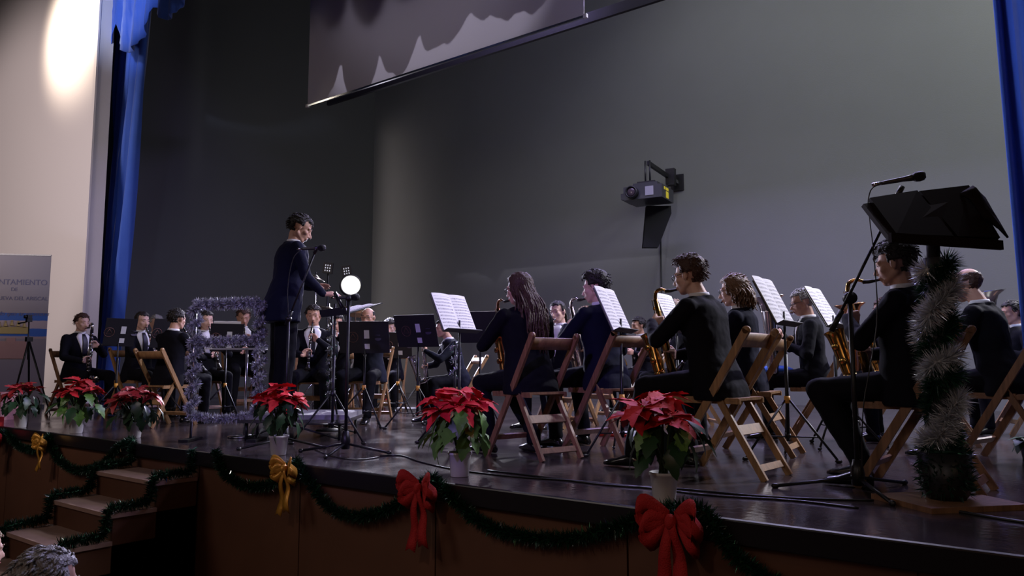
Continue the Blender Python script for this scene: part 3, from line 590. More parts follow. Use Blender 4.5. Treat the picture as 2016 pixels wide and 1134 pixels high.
# --- front row right of the conductor, seen from behind
person('sax_woman', 'person with very long dark hair and glasses seen from behind, in a black coat', 1022, 537, 5.65, 165, 'long', 'brown', 0.12, yaw=18, vox=NEAR, glasses=True, hands=h_sax, footy=(0.30, 0.12), knee=0.12, wide=1.1)
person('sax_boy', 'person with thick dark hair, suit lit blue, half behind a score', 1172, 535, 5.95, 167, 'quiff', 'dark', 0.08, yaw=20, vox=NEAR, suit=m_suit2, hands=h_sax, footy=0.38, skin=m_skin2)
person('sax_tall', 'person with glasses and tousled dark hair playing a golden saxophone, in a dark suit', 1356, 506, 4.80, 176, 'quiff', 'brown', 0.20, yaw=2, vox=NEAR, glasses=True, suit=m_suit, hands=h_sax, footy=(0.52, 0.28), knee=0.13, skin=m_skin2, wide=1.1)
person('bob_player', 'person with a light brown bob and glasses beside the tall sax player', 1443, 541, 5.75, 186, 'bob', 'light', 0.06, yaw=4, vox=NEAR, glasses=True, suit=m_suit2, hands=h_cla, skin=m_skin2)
person('mic_player', 'person with dark hair playing saxophone right in front of the lectern', 1760, 478, 4.15, 178, 'quiff', 'dark', 0.0, yaw=2, vox=NEAR, hands=h_sax, footy=(0.22, 0.30), wide=1.16)
person('bald_player', 'person with a balding head seen from behind at the right edge, dark jacket', 1903, 527, 5.35, 165, 'bald', 'brown', 0.22, yaw=-14, vox=NEAR, hands=h_eup, wide=1.0)
# --- further rows on the right
person('grey_euph', 'person with grey hair and glasses looking down between two scores, silver horn on the lap', 1578, 569, 6.75, 198, 'short', 'grey', 0.08, yaw=8, pitch=-16, vox=MID, glasses=True, front=True, hands=h_eup)
person('tuba_player', 'person hidden behind a big silver tuba beside the blue curtain', 1990, 592, 7.2, 208, 'short', 'dark', 0.05, vox=FAR, hands=h_eup)
person('low_brass', 'person mostly hidden behind the sax player nearest the lectern, holding a brass horn', 1738, 587, 7.8, 190, 'short', 'brown', 0.05, vox=FAR, hands=h_eup)
person('second_sax', 'person mostly hidden behind the lectern garland, holding a golden saxophone', 1795, 558, 6.4, 186, 'short', 'dark', 0.05, vox=FAR, hands=h_sax)
person('flutist', 'person with centre-parted dark hair playing the flute, facing the front', 1098, 592, 8.0, -98, 'pony', 'dark', 0.06, yaw=10, roll=6, vox=MID, front=True, tie=False, hands=h_flu, skin=m_skin2)
person('horn_player', 'person with reddish face behind the boy with the blue-lit back', 1152, 603, 8.9, -95, 'short', 'light', 0.06, vox=FAR, front=True, hands=h_tpt)
person('small_boy', 'person with short dark hair, small and far back, between two scores', 1256, 624, 10.4, -120, 'short', 'dark', 0.05, vox=FAR, front=True, hands=h_eup)
person('fair_player', 'person with curly fair hair half hidden behind a white score', 1328, 592, 8.0, -140, 'bob', 'fair', 0.06, vox=FAR, front=True, hands=h_cla)
# --- middle, facing us
person('clarinet_man', 'person in white shirt and dark tie playing clarinet just right of the conductor', 618, 600, 8.5, -44, 'short', 'dark', 0.05, pitch=-10, vox=MID, front=True, hands=h_cla, knee=0.17)
person('hidden_trumpet', 'person hidden behind the conductor stand, only a hand and knees showing', 664, 618, 9.4, -50, 'short', 'dark', 0.05, vox=FAR, front=True, hands=h_tpt)
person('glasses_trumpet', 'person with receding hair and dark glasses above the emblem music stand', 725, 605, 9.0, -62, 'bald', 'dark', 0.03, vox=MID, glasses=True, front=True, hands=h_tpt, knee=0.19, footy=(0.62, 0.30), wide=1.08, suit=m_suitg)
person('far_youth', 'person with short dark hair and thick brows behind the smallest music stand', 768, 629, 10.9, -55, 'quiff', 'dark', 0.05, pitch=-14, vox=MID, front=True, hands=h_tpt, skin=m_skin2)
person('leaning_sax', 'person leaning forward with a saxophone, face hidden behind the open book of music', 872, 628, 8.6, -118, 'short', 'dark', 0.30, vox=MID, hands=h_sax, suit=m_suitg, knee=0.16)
# --- left group
person('bass_boy', 'person with short brown hair playing a silver bass clarinet at the far left', 163, 617, 9.9, 8, 'short', 'brown', 0.02, vox=MID, front=True, hands=h_bcl, skin=m_skin2, knee=0.18)
person('left_woman', 'person with dark tied hair and white collar playing clarinet on the left', 281, 613, 9.6, 6, 'bun', 'dark', 0.03, vox=MID, front=True, hands=h_cla, skin=m_skin2)
person('grey_left', 'person with grey hair just showing over a black music stand on the left', 309, 620, 10.9, -15, 'short', 'grey', 0.03, vox=FAR, front=True, hands=h_cla, skin=m_skin2)
person('shadow_player', 'person in shadow with the back turned, left of the tinsel frame', 350, 608, 8.3, 104, 'short', 'dark', 0.08, vox=MID, hands=h_cla)
person('frame_woman', 'person with long dark hair seen inside the tinsel frame, holding a clarinet', 407, 612, 9.4, -8, 'long', 'dark', 0.04, vox=MID, front=True, tie=False, hands=h_cla, skin=m_skin2)
person('frame_man', 'person with grey-brown hair looking down inside the tinsel frame', 480, 606, 10.8, -24, 'short', 'brown', 0.08, pitch=-20, vox=MID, front=True, hands=h_cla, wide=1.05)

def h_cond(M):
    return [(V((-0.20, 0.30, 1.16)), (0.15, 1, 0.25), (0.5, 0, -1), (1, 0, 0.3), 0.25), (V((0.24, 0.30, 1.06)), (0.0, 1, 0.12), (-0.5, 0, -1), (-1, 0, 0.3), 0.20)]
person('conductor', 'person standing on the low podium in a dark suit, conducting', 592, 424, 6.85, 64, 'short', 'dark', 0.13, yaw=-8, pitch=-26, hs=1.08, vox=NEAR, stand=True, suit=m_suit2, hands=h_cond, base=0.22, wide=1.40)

inst('sax', 'sax_woman', 'gold saxophone held by the long-haired player with glasses', m_copper)
inst('sax', 'sax_boy', 'silver-toned saxophone held by the boy with the blue-lit back', mat('antique_silver', (0.5, 0.42, 0.4), 0.22, 1.0))
inst('sax', 'sax_tall', 'golden saxophone played by the tall player with glasses')
inst('clarinet', 'bob_player', 'clarinet of the player with the light brown bob')
inst('sax', 'mic_player', 'golden saxophone of the player nearest the lectern')
inst('euphonium', 'bald_player', 'silver euphonium held by the balding player near the right curtain', m_silver)
inst('euphonium', 'grey_euph', 'silver euphonium on the lap of the grey-haired player', m_silver)
inst('tuba', 'tuba_player', 'large silver tuba with a wide bell beside the blue curtain', m_silver)
inst('euphonium', 'low_brass', 'copper-coloured horn showing behind the right microphone pole', m_copper)
inst('sax', 'second_sax', 'golden saxophone neck curving up behind the right microphone pole')
inst('flute', 'flutist', 'silver flute played by the dark-haired player facing the front')
inst('horn', 'small_boy', 'bright brass french horn held by the small far player')
inst('trumpet', 'horn_player', 'trumpet held behind the boy with the blue-lit back')
inst('clarinet', 'fair_player', 'clarinet held by the player with curly fair hair')
inst('clarinet', 'clarinet_man', 'clarinet with silver keys played just right of the conductor')
inst('trumpet', 'hidden_trumpet', 'trumpet held behind the conductor stand', m_silver)
inst('trumpet', 'glasses_trumpet', 'brass trumpet held behind the emblem music stand')
inst('trumpet', 'far_youth', 'silver trumpet held by the youth with thick brows', m_silver)
inst('sax', 'leaning_sax', 'silver saxophone of the player leaning forward', m_silver)
inst('bass', 'bass_boy', 'silver and black bass clarinet at the far left')
inst('clarinet', 'left_woman', 'clarinet held by the player with dark tied hair on the left')
inst('clarinet', 'grey_left', 'clarinet of the grey-haired player behind the left music stand')
inst('clarinet', 'shadow_player', 'clarinet of the shadowed player left of the tinsel frame')
inst('clarinet', 'frame_woman', 'clarinet with bright keys seen through the tinsel frame, left one')
inst('clarinet', 'frame_man', 'clarinet seen through the tinsel frame, right one')

# ------------------------------------------------------------------ folding chairs (one per seated player)
def make_chair(m):
    r = thing('folding_chair', 'chair', 'chair')
    for sx in (-1, 1):
        x = sx * 0.205
        MB().bar((x, -0.27, 0.85), (x, 0.25, 0.0), 0.022, 0.045).build('back_rail', m, r, False)
        MB().bar((sx * 0.175, -0.05, 0.49), (sx * 0.175, -0.34, 0.0), 0.022, 0.038).build('rear_leg', m, r, False)
        cp = MB(); cp.lathe([(0.0225, -0.011), (0.0225, 0.011)], (x, -0.27, 0.85), (1, 0, 0), 14); cp.build('rail_cap', m, r)
    rows = [[V((x, -0.232 - 0.022 * math.cos(x / 0.205 * 1.3) + yy - 0.0 * zz, zz)) for x in [-0.195 + 0.39 * k / 10 for k in range(11)]] for yy, zz in ((0.0, 0.835), (0.032, 0.755))]
    b = MB().rings(rows, close=False); o = b.build('backrest', m, r); md = o.modifiers.new('s', 'SOLIDIFY'); md.thickness = 0.016; md.offset = 0
    for k in range(5): MB().box((0, -0.155 + k * 0.088, 0.457 - 0.004 * abs(k - 2)), (0.345, 0.078, 0.016)).build('seat_slat', m, r, False)
    for sx in (-1, 1): MB().bar((sx * 0.16, -0.20, 0.437), (sx * 0.16, 0.235, 0.437), 0.02, 0.03).build('seat_rail', m, r, False)
    MB().bar((-0.175, -0.18, 0.27), (0.175, -0.18, 0.27), 0.06, 0.016, (0, 0.5, 0.85)).build('stretcher', m, r, False)
    MB().bar((-0.175, -0.30, 0.065), (0.175, -0.30, 0.065), 0.04, 0.016, (0, 0.5, 0.85)).build('stretcher', m, r, False)
    MB().bar((-0.205, 0.17, 0.13), (0.205, 0.17, 0.13), 0.04, 0.016, (0, -0.5, 0.85)).build('stretcher', m, r, False)
    MB().tube([(-0.2, -0.045, 0.475), (0.2, -0.045, 0.475)], 0.006, 8).build('pivot_rod', m_chrome, r)
    return r
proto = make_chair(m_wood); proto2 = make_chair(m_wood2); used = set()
CH = {'sax_woman': 'reddish folding chair under the long-haired player, nearest the left front plant', 'sax_boy': 'folding chair with violet-lit slats under the boy behind the score',
 'sax_tall': 'tan folding chair under the tall sax player with glasses', 'bob_player': 'tan folding chair under the player with the light brown bob', 'mic_player': 'dark folding chair under the sax player nearest the lectern',
 'bald_player': 'folding chair under the balding player by the right curtain', 'grey_euph': 'folding chair under the grey-haired horn player', 'tuba_player': 'folding chair under the tuba player', 'low_brass': 'folding chair of the player hidden behind the one nearest the lectern',
 'second_sax': 'folding chair behind the lectern column', 'flutist': 'folding chair under the flute player', 'horn_player': 'folding chair of the reddish-faced player far behind', 'small_boy': 'folding chair of the small far player',
 'fair_player': 'folding chair of the player with curly fair hair', 'clarinet_man': 'folding chair under the clarinet player right of the conductor', 'hidden_trumpet': 'folding chair behind the conductor stand', 'glasses_trumpet': 'folding chair under the player with dark glasses',
 'far_youth': 'folding chair of the youth with thick brows', 'leaning_sax': 'folding chair under the player leaning forward', 'bass_boy': 'folding chair at the far left under the bass clarinet player', 'left_woman': 'tan folding chair behind the tied-hair player on the left',
 'grey_left': 'folding chair of the grey-haired player on the left', 'shadow_player': 'tan folding chair under the shadowed player left of the tinsel frame', 'frame_woman': 'folding chair under the woman inside the tinsel frame', 'frame_man': 'folding chair under the man inside the tinsel frame'}
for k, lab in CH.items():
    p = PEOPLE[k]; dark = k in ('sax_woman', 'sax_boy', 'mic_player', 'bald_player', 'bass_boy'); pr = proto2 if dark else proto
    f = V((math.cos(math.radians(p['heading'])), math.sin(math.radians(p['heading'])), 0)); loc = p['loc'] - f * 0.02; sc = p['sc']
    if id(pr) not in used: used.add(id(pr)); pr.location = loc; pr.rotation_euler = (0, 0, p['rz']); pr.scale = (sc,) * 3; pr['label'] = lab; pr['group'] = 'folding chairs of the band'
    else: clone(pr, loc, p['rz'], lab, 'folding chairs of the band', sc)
    (pr if 0 else None)

# ------------------------------------------------------------------ music stands and scores
def page_mat(seed, dens=1.0):
    m = bpy.data.materials.new('printed_music'); m.use_nodes = True; nt = m.node_tree; b = nt.nodes['Principled BSDF']; b.inputs['Roughness'].default_value = 0.7
    N = nt.nodes.new; L = nt.links.new; tc = N('ShaderNodeTexCoord'); sp = N('ShaderNodeSeparateXYZ'); L(tc.outputs['Generated'], sp.inputs[0])
    def mth(op, a, b_=None, c=None):
        n = N('ShaderNodeMath'); n.operation = op
        for i, v in enumerate((a, b_, c)):
            if v is None: continue
            if isinstance(v, (int, float)): n.inputs[i].default_value = v
            else: L(v, n.inputs[i])
        return n.outputs[0]
    st = mth('FRACT', mth('MULTIPLY', sp.outputs['Y'], 11 * dens)); band = mth('LESS_THAN', st, 0.5)
    ln = mth('LESS_THAN', mth('FRACT', mth('MULTIPLY', st, 10)), 0.28)
    nz = N('ShaderNodeTexNoise'); nz.inputs['Scale'].default_value = 1.0; mp = N('ShaderNodeMapping'); mp.inputs['Scale'].default_value = (42, 40, 1); mp.inputs['Location'].default_value = (seed, seed * 2, 0)
    L(tc.outputs['Generated'], mp.inputs[0]); L(mp.outputs[0], nz.inputs['Vector']); nt_ = mth('GREATER_THAN', nz.outputs['Fac'], 0.56)
    ink = mth('MULTIPLY', mth('MAXIMUM', ln, nt_), band)
    mx = mth('MULTIPLY', mth('GREATER_THAN', sp.outputs['X'], 0.05), mth('LESS_THAN', sp.outputs['X'], 0.95)); my = mth('MULTIPLY', mth('GREATER_THAN', sp.outputs['Y'], 0.06), mth('LESS_THAN', sp.outputs['Y'], 0.92))
    ink = mth('MULTIPLY', ink, mth('MULTIPLY', mx, my)); mix = N('ShaderNodeMix'); mix.data_type = 'RGBA'; mix.inputs[6].default_value = (0.80, 0.79, 0.80, 1); mix.inputs[7].default_value = (0.13, 0.12, 0.15, 1)
    L(ink, mix.inputs[0]); L(mix.outputs[2], b.inputs['Base Color']); return m
PG = [page_mat(k * 3.7, 1 + 0.15 * (k % 3)) for k in range(4)]
m_emb = mat('emblem_print', (0.14, 0.06, 0.05), 0.6)
def music_stand(loc, face, h, label, tilt=22, labels=False, w_=0.48, hgt=0.34, spin=0.0, knob=True):
    # face: heading the desk faces (towards its player); local +Y = away from the player
    rz = math.radians(face) + PI / 2
    r = thing('music_stand', label, 'music stand', (loc[0], loc[1], 0), rz)
    ta = math.radians(tilt); c = V((0, 0.0, h)); X = V((1, 0, 0)); U = V((0, math.sin(ta), math.cos(ta))); Nn = X.cross(U)
    Rm = Matrix((X, -Nn, U)).transposed()
    dk = MB().box(c + U * hgt / 2, (w_, 0.006, hgt), Rm).build('desk', m_desk, r, False)
    MB().box(c + Nn * 0.03, (w_, 0.065, 0.005), Rm).build('ledge', m_desk, r, False)
    if labels:
        bk = -Nn * 0.0045
        MB().box(c + U * 0.20 + X * (-0.03) + bk, (0.055, 0.001, 0.09), Rm).build('label', m_label, dk, False)
        MB().box(c + U * 0.07 + X * (-0.03) + bk, (0.055, 0.001, 0.055), Rm).build('label', m_label, dk, False)
        e = MB(); cc = c + U * 0.17 + X * 0.12 + bk
        e.tube([cc + X * 0.055 * math.cos(a) + U * 0.055 * math.sin(a) for a in [2 * PI * k / 20 for k in range(21)]], 0.003, 4); e.tube([cc + X * 0.04 * math.cos(a) + U * 0.04 * math.sin(a) for a in [PI / 2 + 2 * PI * k / 3 for k in range(4)]], 0.003, 4)
        e.build('emblem', m_emb, dk)
        e2 = MB(); cc = c + U * 0.15 - X * 0.15 + bk; e2.ell(cc, (0.035, 0.001, 0.02)); e2.box(cc + U * 0.04, (0.05, 0.001, 0.006), Rm); e2.build('emblem', mat('faint_print', (0.06, 0.05, 0.09), 0.6), dk)
    MB().tube([(0, 0.01, 0.42), (0, 0.01, h + 0.10)], 0.009, 8).build('upper_pole', m_black, r)
    MB().tube([(0, 0.01, 0.12), (0, 0.01, 0.72)], 0.013, 8).build('lower_pole', m_black, r)
    MB().lathe([(0.02, 0), (0.022, 0.02), (0.02, 0.05)], (0, 0.01, 0.38), n=10).build('collar', m_yel if knob else m_black, r)
    MB().lathe([(0.018, 0), (0.018, 0.03)], (0, 0.01, 0.14), n=10).build('lower_collar', m_black, r)
    for k in range(3):
        a = 2 * PI * k / 3 + spin; d = V((math.cos(a), math.sin(a), 0)); b0 = V((0, 0.01, 0.40)); ft = b0 + d * 0.34; ft.z = 0.012
        lg = MB().tube([b0 + d * 0.02, ft], 0.0085, 7).build('leg', m_black, r); MB().caps(ft - d * 0.012, ft + d * 0.012, 0.012, 0.012).build('foot', m_glove, lg)
        MB().tube([V((0, 0.01, 0.15)), b0.lerp(ft, 0.62)], 0.005, 6).build('strut', m_black, r)
    r['_'] = 0; del r['_']
    return r, rz, c, U, X, Nn, Rm
def score(st, label, w_=0.44, hgt=0.31, pm=0, double=True, dx=0.0, rise=0.0, slant=0.0, category='sheet music'):
    r0, rz, c, U, X, Nn, Rm = st
    r = thing('sheet_music', label, category, r0.location, rz)
    n = 2 if double else 1
    for k in range(n):
        wd = w_ / n; x0 = dx - w_ / 2 + wd * k; b = MB(); rows = []
        for i in range(5):
            row = []
            for j in range(9):
                u = j / 8; x = x0 + wd * u; bow = 0.010 * math.sin(PI * (u if n == 1 else (u * 0.9 + 0.05))) + 0.004
                row.append((x, hgt * i / 4, bow))
            rows.append([V(p) for p in row])
        b.rings(rows, close=False); M4 = Matrix((X, U, Nn)).transposed().to_4x4(); M4.translation = c + Nn * 0.006 + U * (0.006 + rise)
        o = b.build('page', PG[(pm + k) % 4], r); o.matrix_local = M4
    sp = MB().box((dx, hgt / 2, 0.003), (w_ * 1.0, hgt * 0.985, 0.004)); o = sp.build('page_stack', mat('paper', (0.66, 0.64, 0.64), 0.8), r, False); M4 = Matrix((X, U, Nn)).transposed().to_4x4(); M4.translation = c + Nn * 0.004 + U * (0.006 + rise); o.matrix_local = M4
    return r
def spot_at(px, Z): q = atd(px, 717, Z); return (q.x, q.y)
s = music_stand(spot_at(906, 6.35), 5, 0.915, 'black music stand carrying an open book of music, in front of the long-haired player', 24); score(s, 'open book of printed music right of the leaning player', 0.46, 0.34, 0)
s = music_stand(spot_at(1226, 5.62), 12, 0.885, 'black music stand between the violet-lit chair and the tall sax player', 24, spin=0.5); score(s, 'creased grey-lit pages of music between two seated sax players', 0.46, 0.36, 1, rise=-0.01)
s = music_stand(spot_at(1336, 6.75), 5, 0.93, 'black music stand behind the tall sax player face', 22, spin=0.2); score(s, 'white page of music behind the golden saxophone neck', 0.40, 0.36, 2, double=False)
s = music_stand(spot_at(1550, 5.35), 2, 0.92, 'black music stand with amber collar in front of the player nearest the lectern', 26, spin=0.35); score(s, 'bright white score with printed staves, second score from the right', 0.46, 0.37, 3)
s = music_stand(spot_at(1647, 6.1), 0, 0.94, 'black music stand left of the right microphone pole', 28, spin=0.9); score(s, 'bright white score left of the right microphone pole', 0.44, 0.36, 0)
s = music_stand(spot_at(230, 8.9), 172, 0.86, 'black music stand back with white labels beside the bass clarinet player', 22, True, w_=0.34)
s = music_stand(spot_at(322, 8.75), 176, 0.84, 'black music stand back with white labels before the tied-hair player', 20, True, w_=0.34)
s = music_stand(spot_at(444, 9.0), 150, 0.80, 'black music stand seen through the tinsel frame', 20, True, w_=0.36); score(s, 'pale sheets of music seen through the tinsel frame', 0.30, 0.36, 1)
s = music_stand(spot_at(718, 8.1), 122, 0.77, 'black music stand with round emblem in front of the player with dark glasses', 14, True, spin=0.3, w_=0.54)
s = music_stand(spot_at(784, 9.9), 125, 0.73, 'smallest black music stand in front of the youth with thick brows', 14, True, spin=0.3, w_=0.36)
s = music_stand(spot_at(824, 7.9), 100, 0.83, 'black music stand back left of the leaning sax player', 18, True, spin=0.9, w_=0.50)
s = music_stand(spot_at(946, 8.1), 110, 0.88, 'black music stand partly hidden behind the open book of music', 18, False, spin=0.2)
s = music_stand(spot_at(655, 6.45), -105, 1.06, 'black conductor music stand with a nearly flat desk', 72, False, spin=0.4, w_=0.52, knob=False); score(s, 'conductor score lying on the nearly flat desk', 0.40, 0.28, 2)

# ------------------------------------------------------------------ podium, stands, microphones
pc = PEOPLE['conductor']['loc']
pod = thing('conductor_podium', 'low grey conductor podium on crossed black folding legs', 'podium', atd(703, 717, 6.95) - V((0, 0, CAM_H + 0.04)) - RGT * 0.55, YAW)
MB().box((0.08, 0, 0.24), (0.90, 0.76, 0.04)).build('platform', mat('podium_top', (0.22, 0.21, 0.22), 0.5), pod, False); MB().box((0.08, 0, 0.205), (0.92, 0.78, 0.03)).build('frame', m_chrome, pod, False)
for sx in (-1, 1):
    for sy in (-1, 1): MB().tube([(0.08 + sx * 0.40, sy * 0.33, 0.19), (0.08 + sx * 0.40, sy * 0.33, 0.04)], 0.014, 8).build('leg', m_black, pod)
    MB().tube([(-0.32, sx * 0.33, 0.05), (0.0, sx * 0.33, 0.19)], 0.008, 6).build('brace', m_black, pod); MB().tube([(0.48, sx * 0.33, 0.05), (0.0, sx * 0.33, 0.19)], 0.008, 6).build('brace', m_black, pod)

def mic(tip, tail, label):
    tip, tail = V(tip), V(tail); d = (tip - tail).normalized(); L = (tip - tail).length
    r = thing('microphone', label, 'microphone', tail)
    MB().lathe([(0.010, 0), (0.011, 0.02), (0.013, L * 0.5), (0.018, L - 0.055)], (0, 0, 0), d, 14).build('handle', mat('mic_grey', (0.08, 0.08, 0.085), 0.35, 0.6), r)
    MB().lathe([(0.018, 0), (0.025, 0.012), (0.027, 0.03), (0.024, 0.05), (0.012, 0.06)], d * (L - 0.058), d, 16).build('grille', mat('mic_grille', (0.03, 0.03, 0.03), 0.5, 0.7, bump=1.0, bscale=300), r)
    MB().lathe([(0.010, -0.045), (0.010, 0)], (0, 0, 0), d, 12).build('connector', m_silver, r)
    return r
def mic_stand(base, poleh, b0, b1, label, legs=(0.2, 2.3, 4.4), L=0.36, knob=0.03):
    r = thing('microphone_stand', label, 'microphone stand', base); B = V(base)
    MB().tube([(0, 0, 0.05), (0, 0, poleh)], 0.0125, 10).build('pole', m_black, r); MB().lathe([(0.03, 0), (0.035, 0.06), (0.022, 0.13)], (0, 0, 0.03), n=12).build('hub', m_black, r)
    for a in legs:
        ft = V((math.cos(a) * L, math.sin(a) * L, 0.012)); lg = MB().tube([(0, 0, 0.07), ft], 0.009, 8).build('leg', m_black, r); MB().caps(ft, ft * 1.03 + V((0, 0, 0)), 0.014, 0.014).build('foot', m_glove, lg)
    MB().lathe([(knob, -0.02), (knob, 0.02)], (0, 0, poleh), (FWD.x, FWD.y, 0), 16).build('clutch', m_black, r)
    MB().tube([V(b0) - B, V(b1) - B], 0.008, 8).build('boom', m_black, r); q = V(b0) - B; e = (V(b1) - V(b0)).normalized()
    MB().tube([q, q + e * 0.12], 0.015, 8).build('counterweight', m_black, r)
    MB().tube([V(b1) - B - e * 0.01, V(b1) - B + e * 0.05], 0.015, 8).build('clip', m_glove, r)
    return r
# right
Zr = 3.95; mb_ = atz(1690, 967); mb_.z = 0
ph = atd(1683, 585, Zr).z
mic_stand(tuple(mb_), ph, atd(1637, 652, Zr), atd(1768, 384, Zr - 0.03), 'black microphone stand with tilted boom in front of the player nearest the lectern', legs=(3.55, 5.3, 1.2), L=0.40, knob=0.032)
mic(atd(1822, 345, Zr - 0.1), atd(1735, 361, Zr), 'silver-grey microphone above the dark lectern at right')
# left (by the conductor)
Zl = 6.1; q = atd(566, 700, Zl); q.z = 0
mic_stand(tuple(q), atd(566, 628, Zl).z, atd(563, 640, Zl), atd(620, 497, Zl - 0.05), 'black microphone stand with raised boom close to the conductor back', legs=(0.3, 2.4, 4.5), knob=0.022)
mic(atd(640, 488, Zl - 0.08), atd(594, 490, Zl), 'dark microphone level with the conductor face')
q = atz(680, 892); q.z = 0; Zc = q.dot(FWD)
mic_stand(tuple(q), atd(676, 588, Zc).z, atd(674, 606, Zc), atd(664, 586, Zc + 0.05), 'black microphone stand with a flat tripod, middle of the stage front', legs=(math.radians(37 + 172), math.radians(37 - 14), math.radians(37 - 100)), L=0.34, knob=0.02)
mic(atd(707, 585, Zc + 0.02), atd(664, 586, Zc + 0.05), 'thin microphone in front of the bright stage lamp')
def cable(pts, label, r=0.004, n=5, name='cable'):
    P = smoothpath(pts, n); return MB().tube(P, r, 6).build(name, m_glove, label=label, cat='cable')
cable([atd(1735, 362, Zr), atd(1716, 372, Zr), atd(1709, 400, Zr), atd(1713, 440, Zr - .02), atd(1722, 520, Zr - .03), atd(1726, 640, Zr - .03), atd(1700, 800, Zr - .03), atd(1697, 930, Zr)], 'thin black cable hanging from the right microphone', 0.0032)
cable([atd(594, 490, Zl), atd(577, 510, Zl), atd(567, 560, Zl), atd(567, 610, Zl), atd(569, 690, Zl), atd(573, 800, Zl)], 'thin cable hanging from the microphone by the conductor', 0.003)
fl = lambda x, y: atz(x, y, 0.005)
cable([fl(745, 900), fl(700, 905), fl(655, 898), fl(620, 885)], 'short cable loop on the floor by the middle microphone stand')
cable([fl(748, 897), fl(790, 897), fl(830, 910), fl(900, 925), fl(1010, 938), fl(1150, 948), fl(1290, 962), fl(1400, 975), fl(1560, 985), fl(1690, 1000)], 'long black cable running along the stage front', 0.005)
cable([fl(960, 926), fl(1060, 938), fl(1200, 955), fl(1330, 962), fl(1480, 975), fl(1600, 982), fl(1720, 985)], 'second black cable along the stage front', 0.005)
cable([fl(1780, 985), fl(1850, 1000), fl(1950, 1018), fl(2030, 1030)], 'dark cable on the floor right of the lectern', 0.007)

# lectern with bushy column --------------------------------------------
Lb = atz(1864, 992); Lb.z = 0; Zt = Lb.dot(FWD)
lec = thing('lectern', 'dark tilted lectern desk on a column wrapped in pale tinsel', 'lectern', Lb)
def LP(px, py, dz=0.0): return atd(px, py, Zt + dz) - Lb
MB().tube([(0, 0, 0.0), (0, 0, 1.16)], 0.045, 14).build('column', m_dark, lec); MB().box((0, 0, 0.012), (0.50, 0.40, 0.024), Matrix.Rotation(YAW + 0.2, 3, 'Z')).build('base', m_wood2, lec, False)
m_lec = mat('lectern_board', (0.012, 0.005, 0.005), 0.8, spec=0.2)
def slab(pts, th, m, name, parent):
    P = [V(p) for p in pts]; n = (P[1] - P[0]).cross(P[2] - P[0]).normalized() * th
    k = len(P); b = MB(); b.add(P + [p + n for p in P], [list(range(k))[::-1], [i + k for i in range(k)]] + [[i, (i + 1) % k, (i + 1) % k + k, i + k] for i in range(k)]); return b.build(name, m, parent, False)
hc_ = LP(1838, 435); ax = RGT * math.cos(0.25) + FWD * math.sin(0.25); ux = (V((0, 0, 1)) * 0.78 + (FWD * 0.6 + RGT * 0.15) * -0.62)
# desk board tilted towards the hall; top edge further from us
A = LP(1700, 401, -0.02); B_ = LP(1908, 372, 0.16); Cc = LP(1972, 483, -0.02); D_ = LP(1752, 468, -0.22)
slab([A, B_, Cc, D_], 0.022, m_lec, 'desk', lec)
MB().bar(D_, Cc, 0.045, 0.02, (0, 0, 1)).build('ledge', m_lec, lec, False)
MB().tube([V((0, 0, 1.10)), (A + Cc) / 2], 0.03, 8).build('neck', m_dark, lec)
bk = thing('folder', 'dark open folder with curled pages resting on the lectern', 'folder', Lb)
def up_(p, k=0.03): return p + V((0, 0, k)) - FWD * 0.0
slab([A.lerp(B_, 0.52) + V((0, 0, 0.025)), B_ + V((0, 0, 0.02)), B_.lerp(Cc, 0.97) + V((0.0, 0, 0.03)), D_.lerp(Cc, 0.60) + V((0, 0, 0.03))], 0.02, mat('folder_cover', (0.008, 0.004, 0.004), 0.85, spec=0.2), 'cover', bk)
slab([A.lerp(B_, 0.06) + V((0, 0, 0.025)), A.lerp(B_, 0.50) + V((0, 0, 0.03)), D_.lerp(Cc, 0.56) + V((0, 0, 0.03)), D_.lerp(Cc, 0.06) + V((0, 0, 0.02))], 0.02, MATS['folder_cover'], 'cover', bk)
rgp = []
for i in range(7):
    t = i / 6; p = B_.lerp(Cc, 0.25 + 0.7 * t); rgp.append([p + V((0, 0, 0.03 + 0.045 * abs(math.sin(5 * t)))) - RGT * 0.10 * (1 - t), p + V((0, 0, 0.05 + 0.05 * abs(math.sin(5 * t + 0.6)))) - RGT * 0.02, p + V((0, 0, 0.02)) + RGT * 0.035])
pgo = MB().rings(rgp, close=False).build('page_edge', MATS['folder_cover'], bk); md = pgo.modifiers.new('s', 'SOLIDIFY'); md.thickness = 0.01

# tinsel -----------------------------------------------------------------
def tinsel(path, rad, per_m, blade, mats, seed=1, core=0.01, wdt=0.004, droop=0.0, radf=None, curly=0):
    rr = random.Random(seed); P = [V(p) for p in path]; bs = [MB() for _ in mats]; bs[0].tube(P, core, 6)
    for i in range(len(P) - 1):
        a, b = P[i], P[i + 1]; L = (b - a).length; t = (b - a).normalized(); x = t.orthogonal().normalized(); y = t.cross(x); n = max(1, int(L * per_m + rr.random()))
        for _ in range(n):
            an = rr.uniform(0, 2 * PI); d = (x * math.cos(an) + y * math.sin(an) + t * rr.uniform(-0.5, 0.5)).normalized(); d.z -= droop
            o = a + t * L * rr.random(); l = rad * rr.uniform(0.6, 1.15) * (radf(o) if radf else 1); s_ = d.cross(V((rr.uniform(-1, 1), rr.uniform(-1, 1), rr.uniform(-1, 1)))).normalized() * wdt * rr.uniform(0.6, 1.3)
            mid = o + d * l * 0.5 + s_ * 0.6; k = rr.randrange(len(mats)); e = o + d * l
            if curly: e = e + t * rad * curly * rr.uniform(-1, 1)
            bs[k].add([o - s_, o + s_, mid + s_ * 1.2, e, mid - s_ * 1.2], [[0, 1, 2, 4], [4, 2, 3]])
    return bs
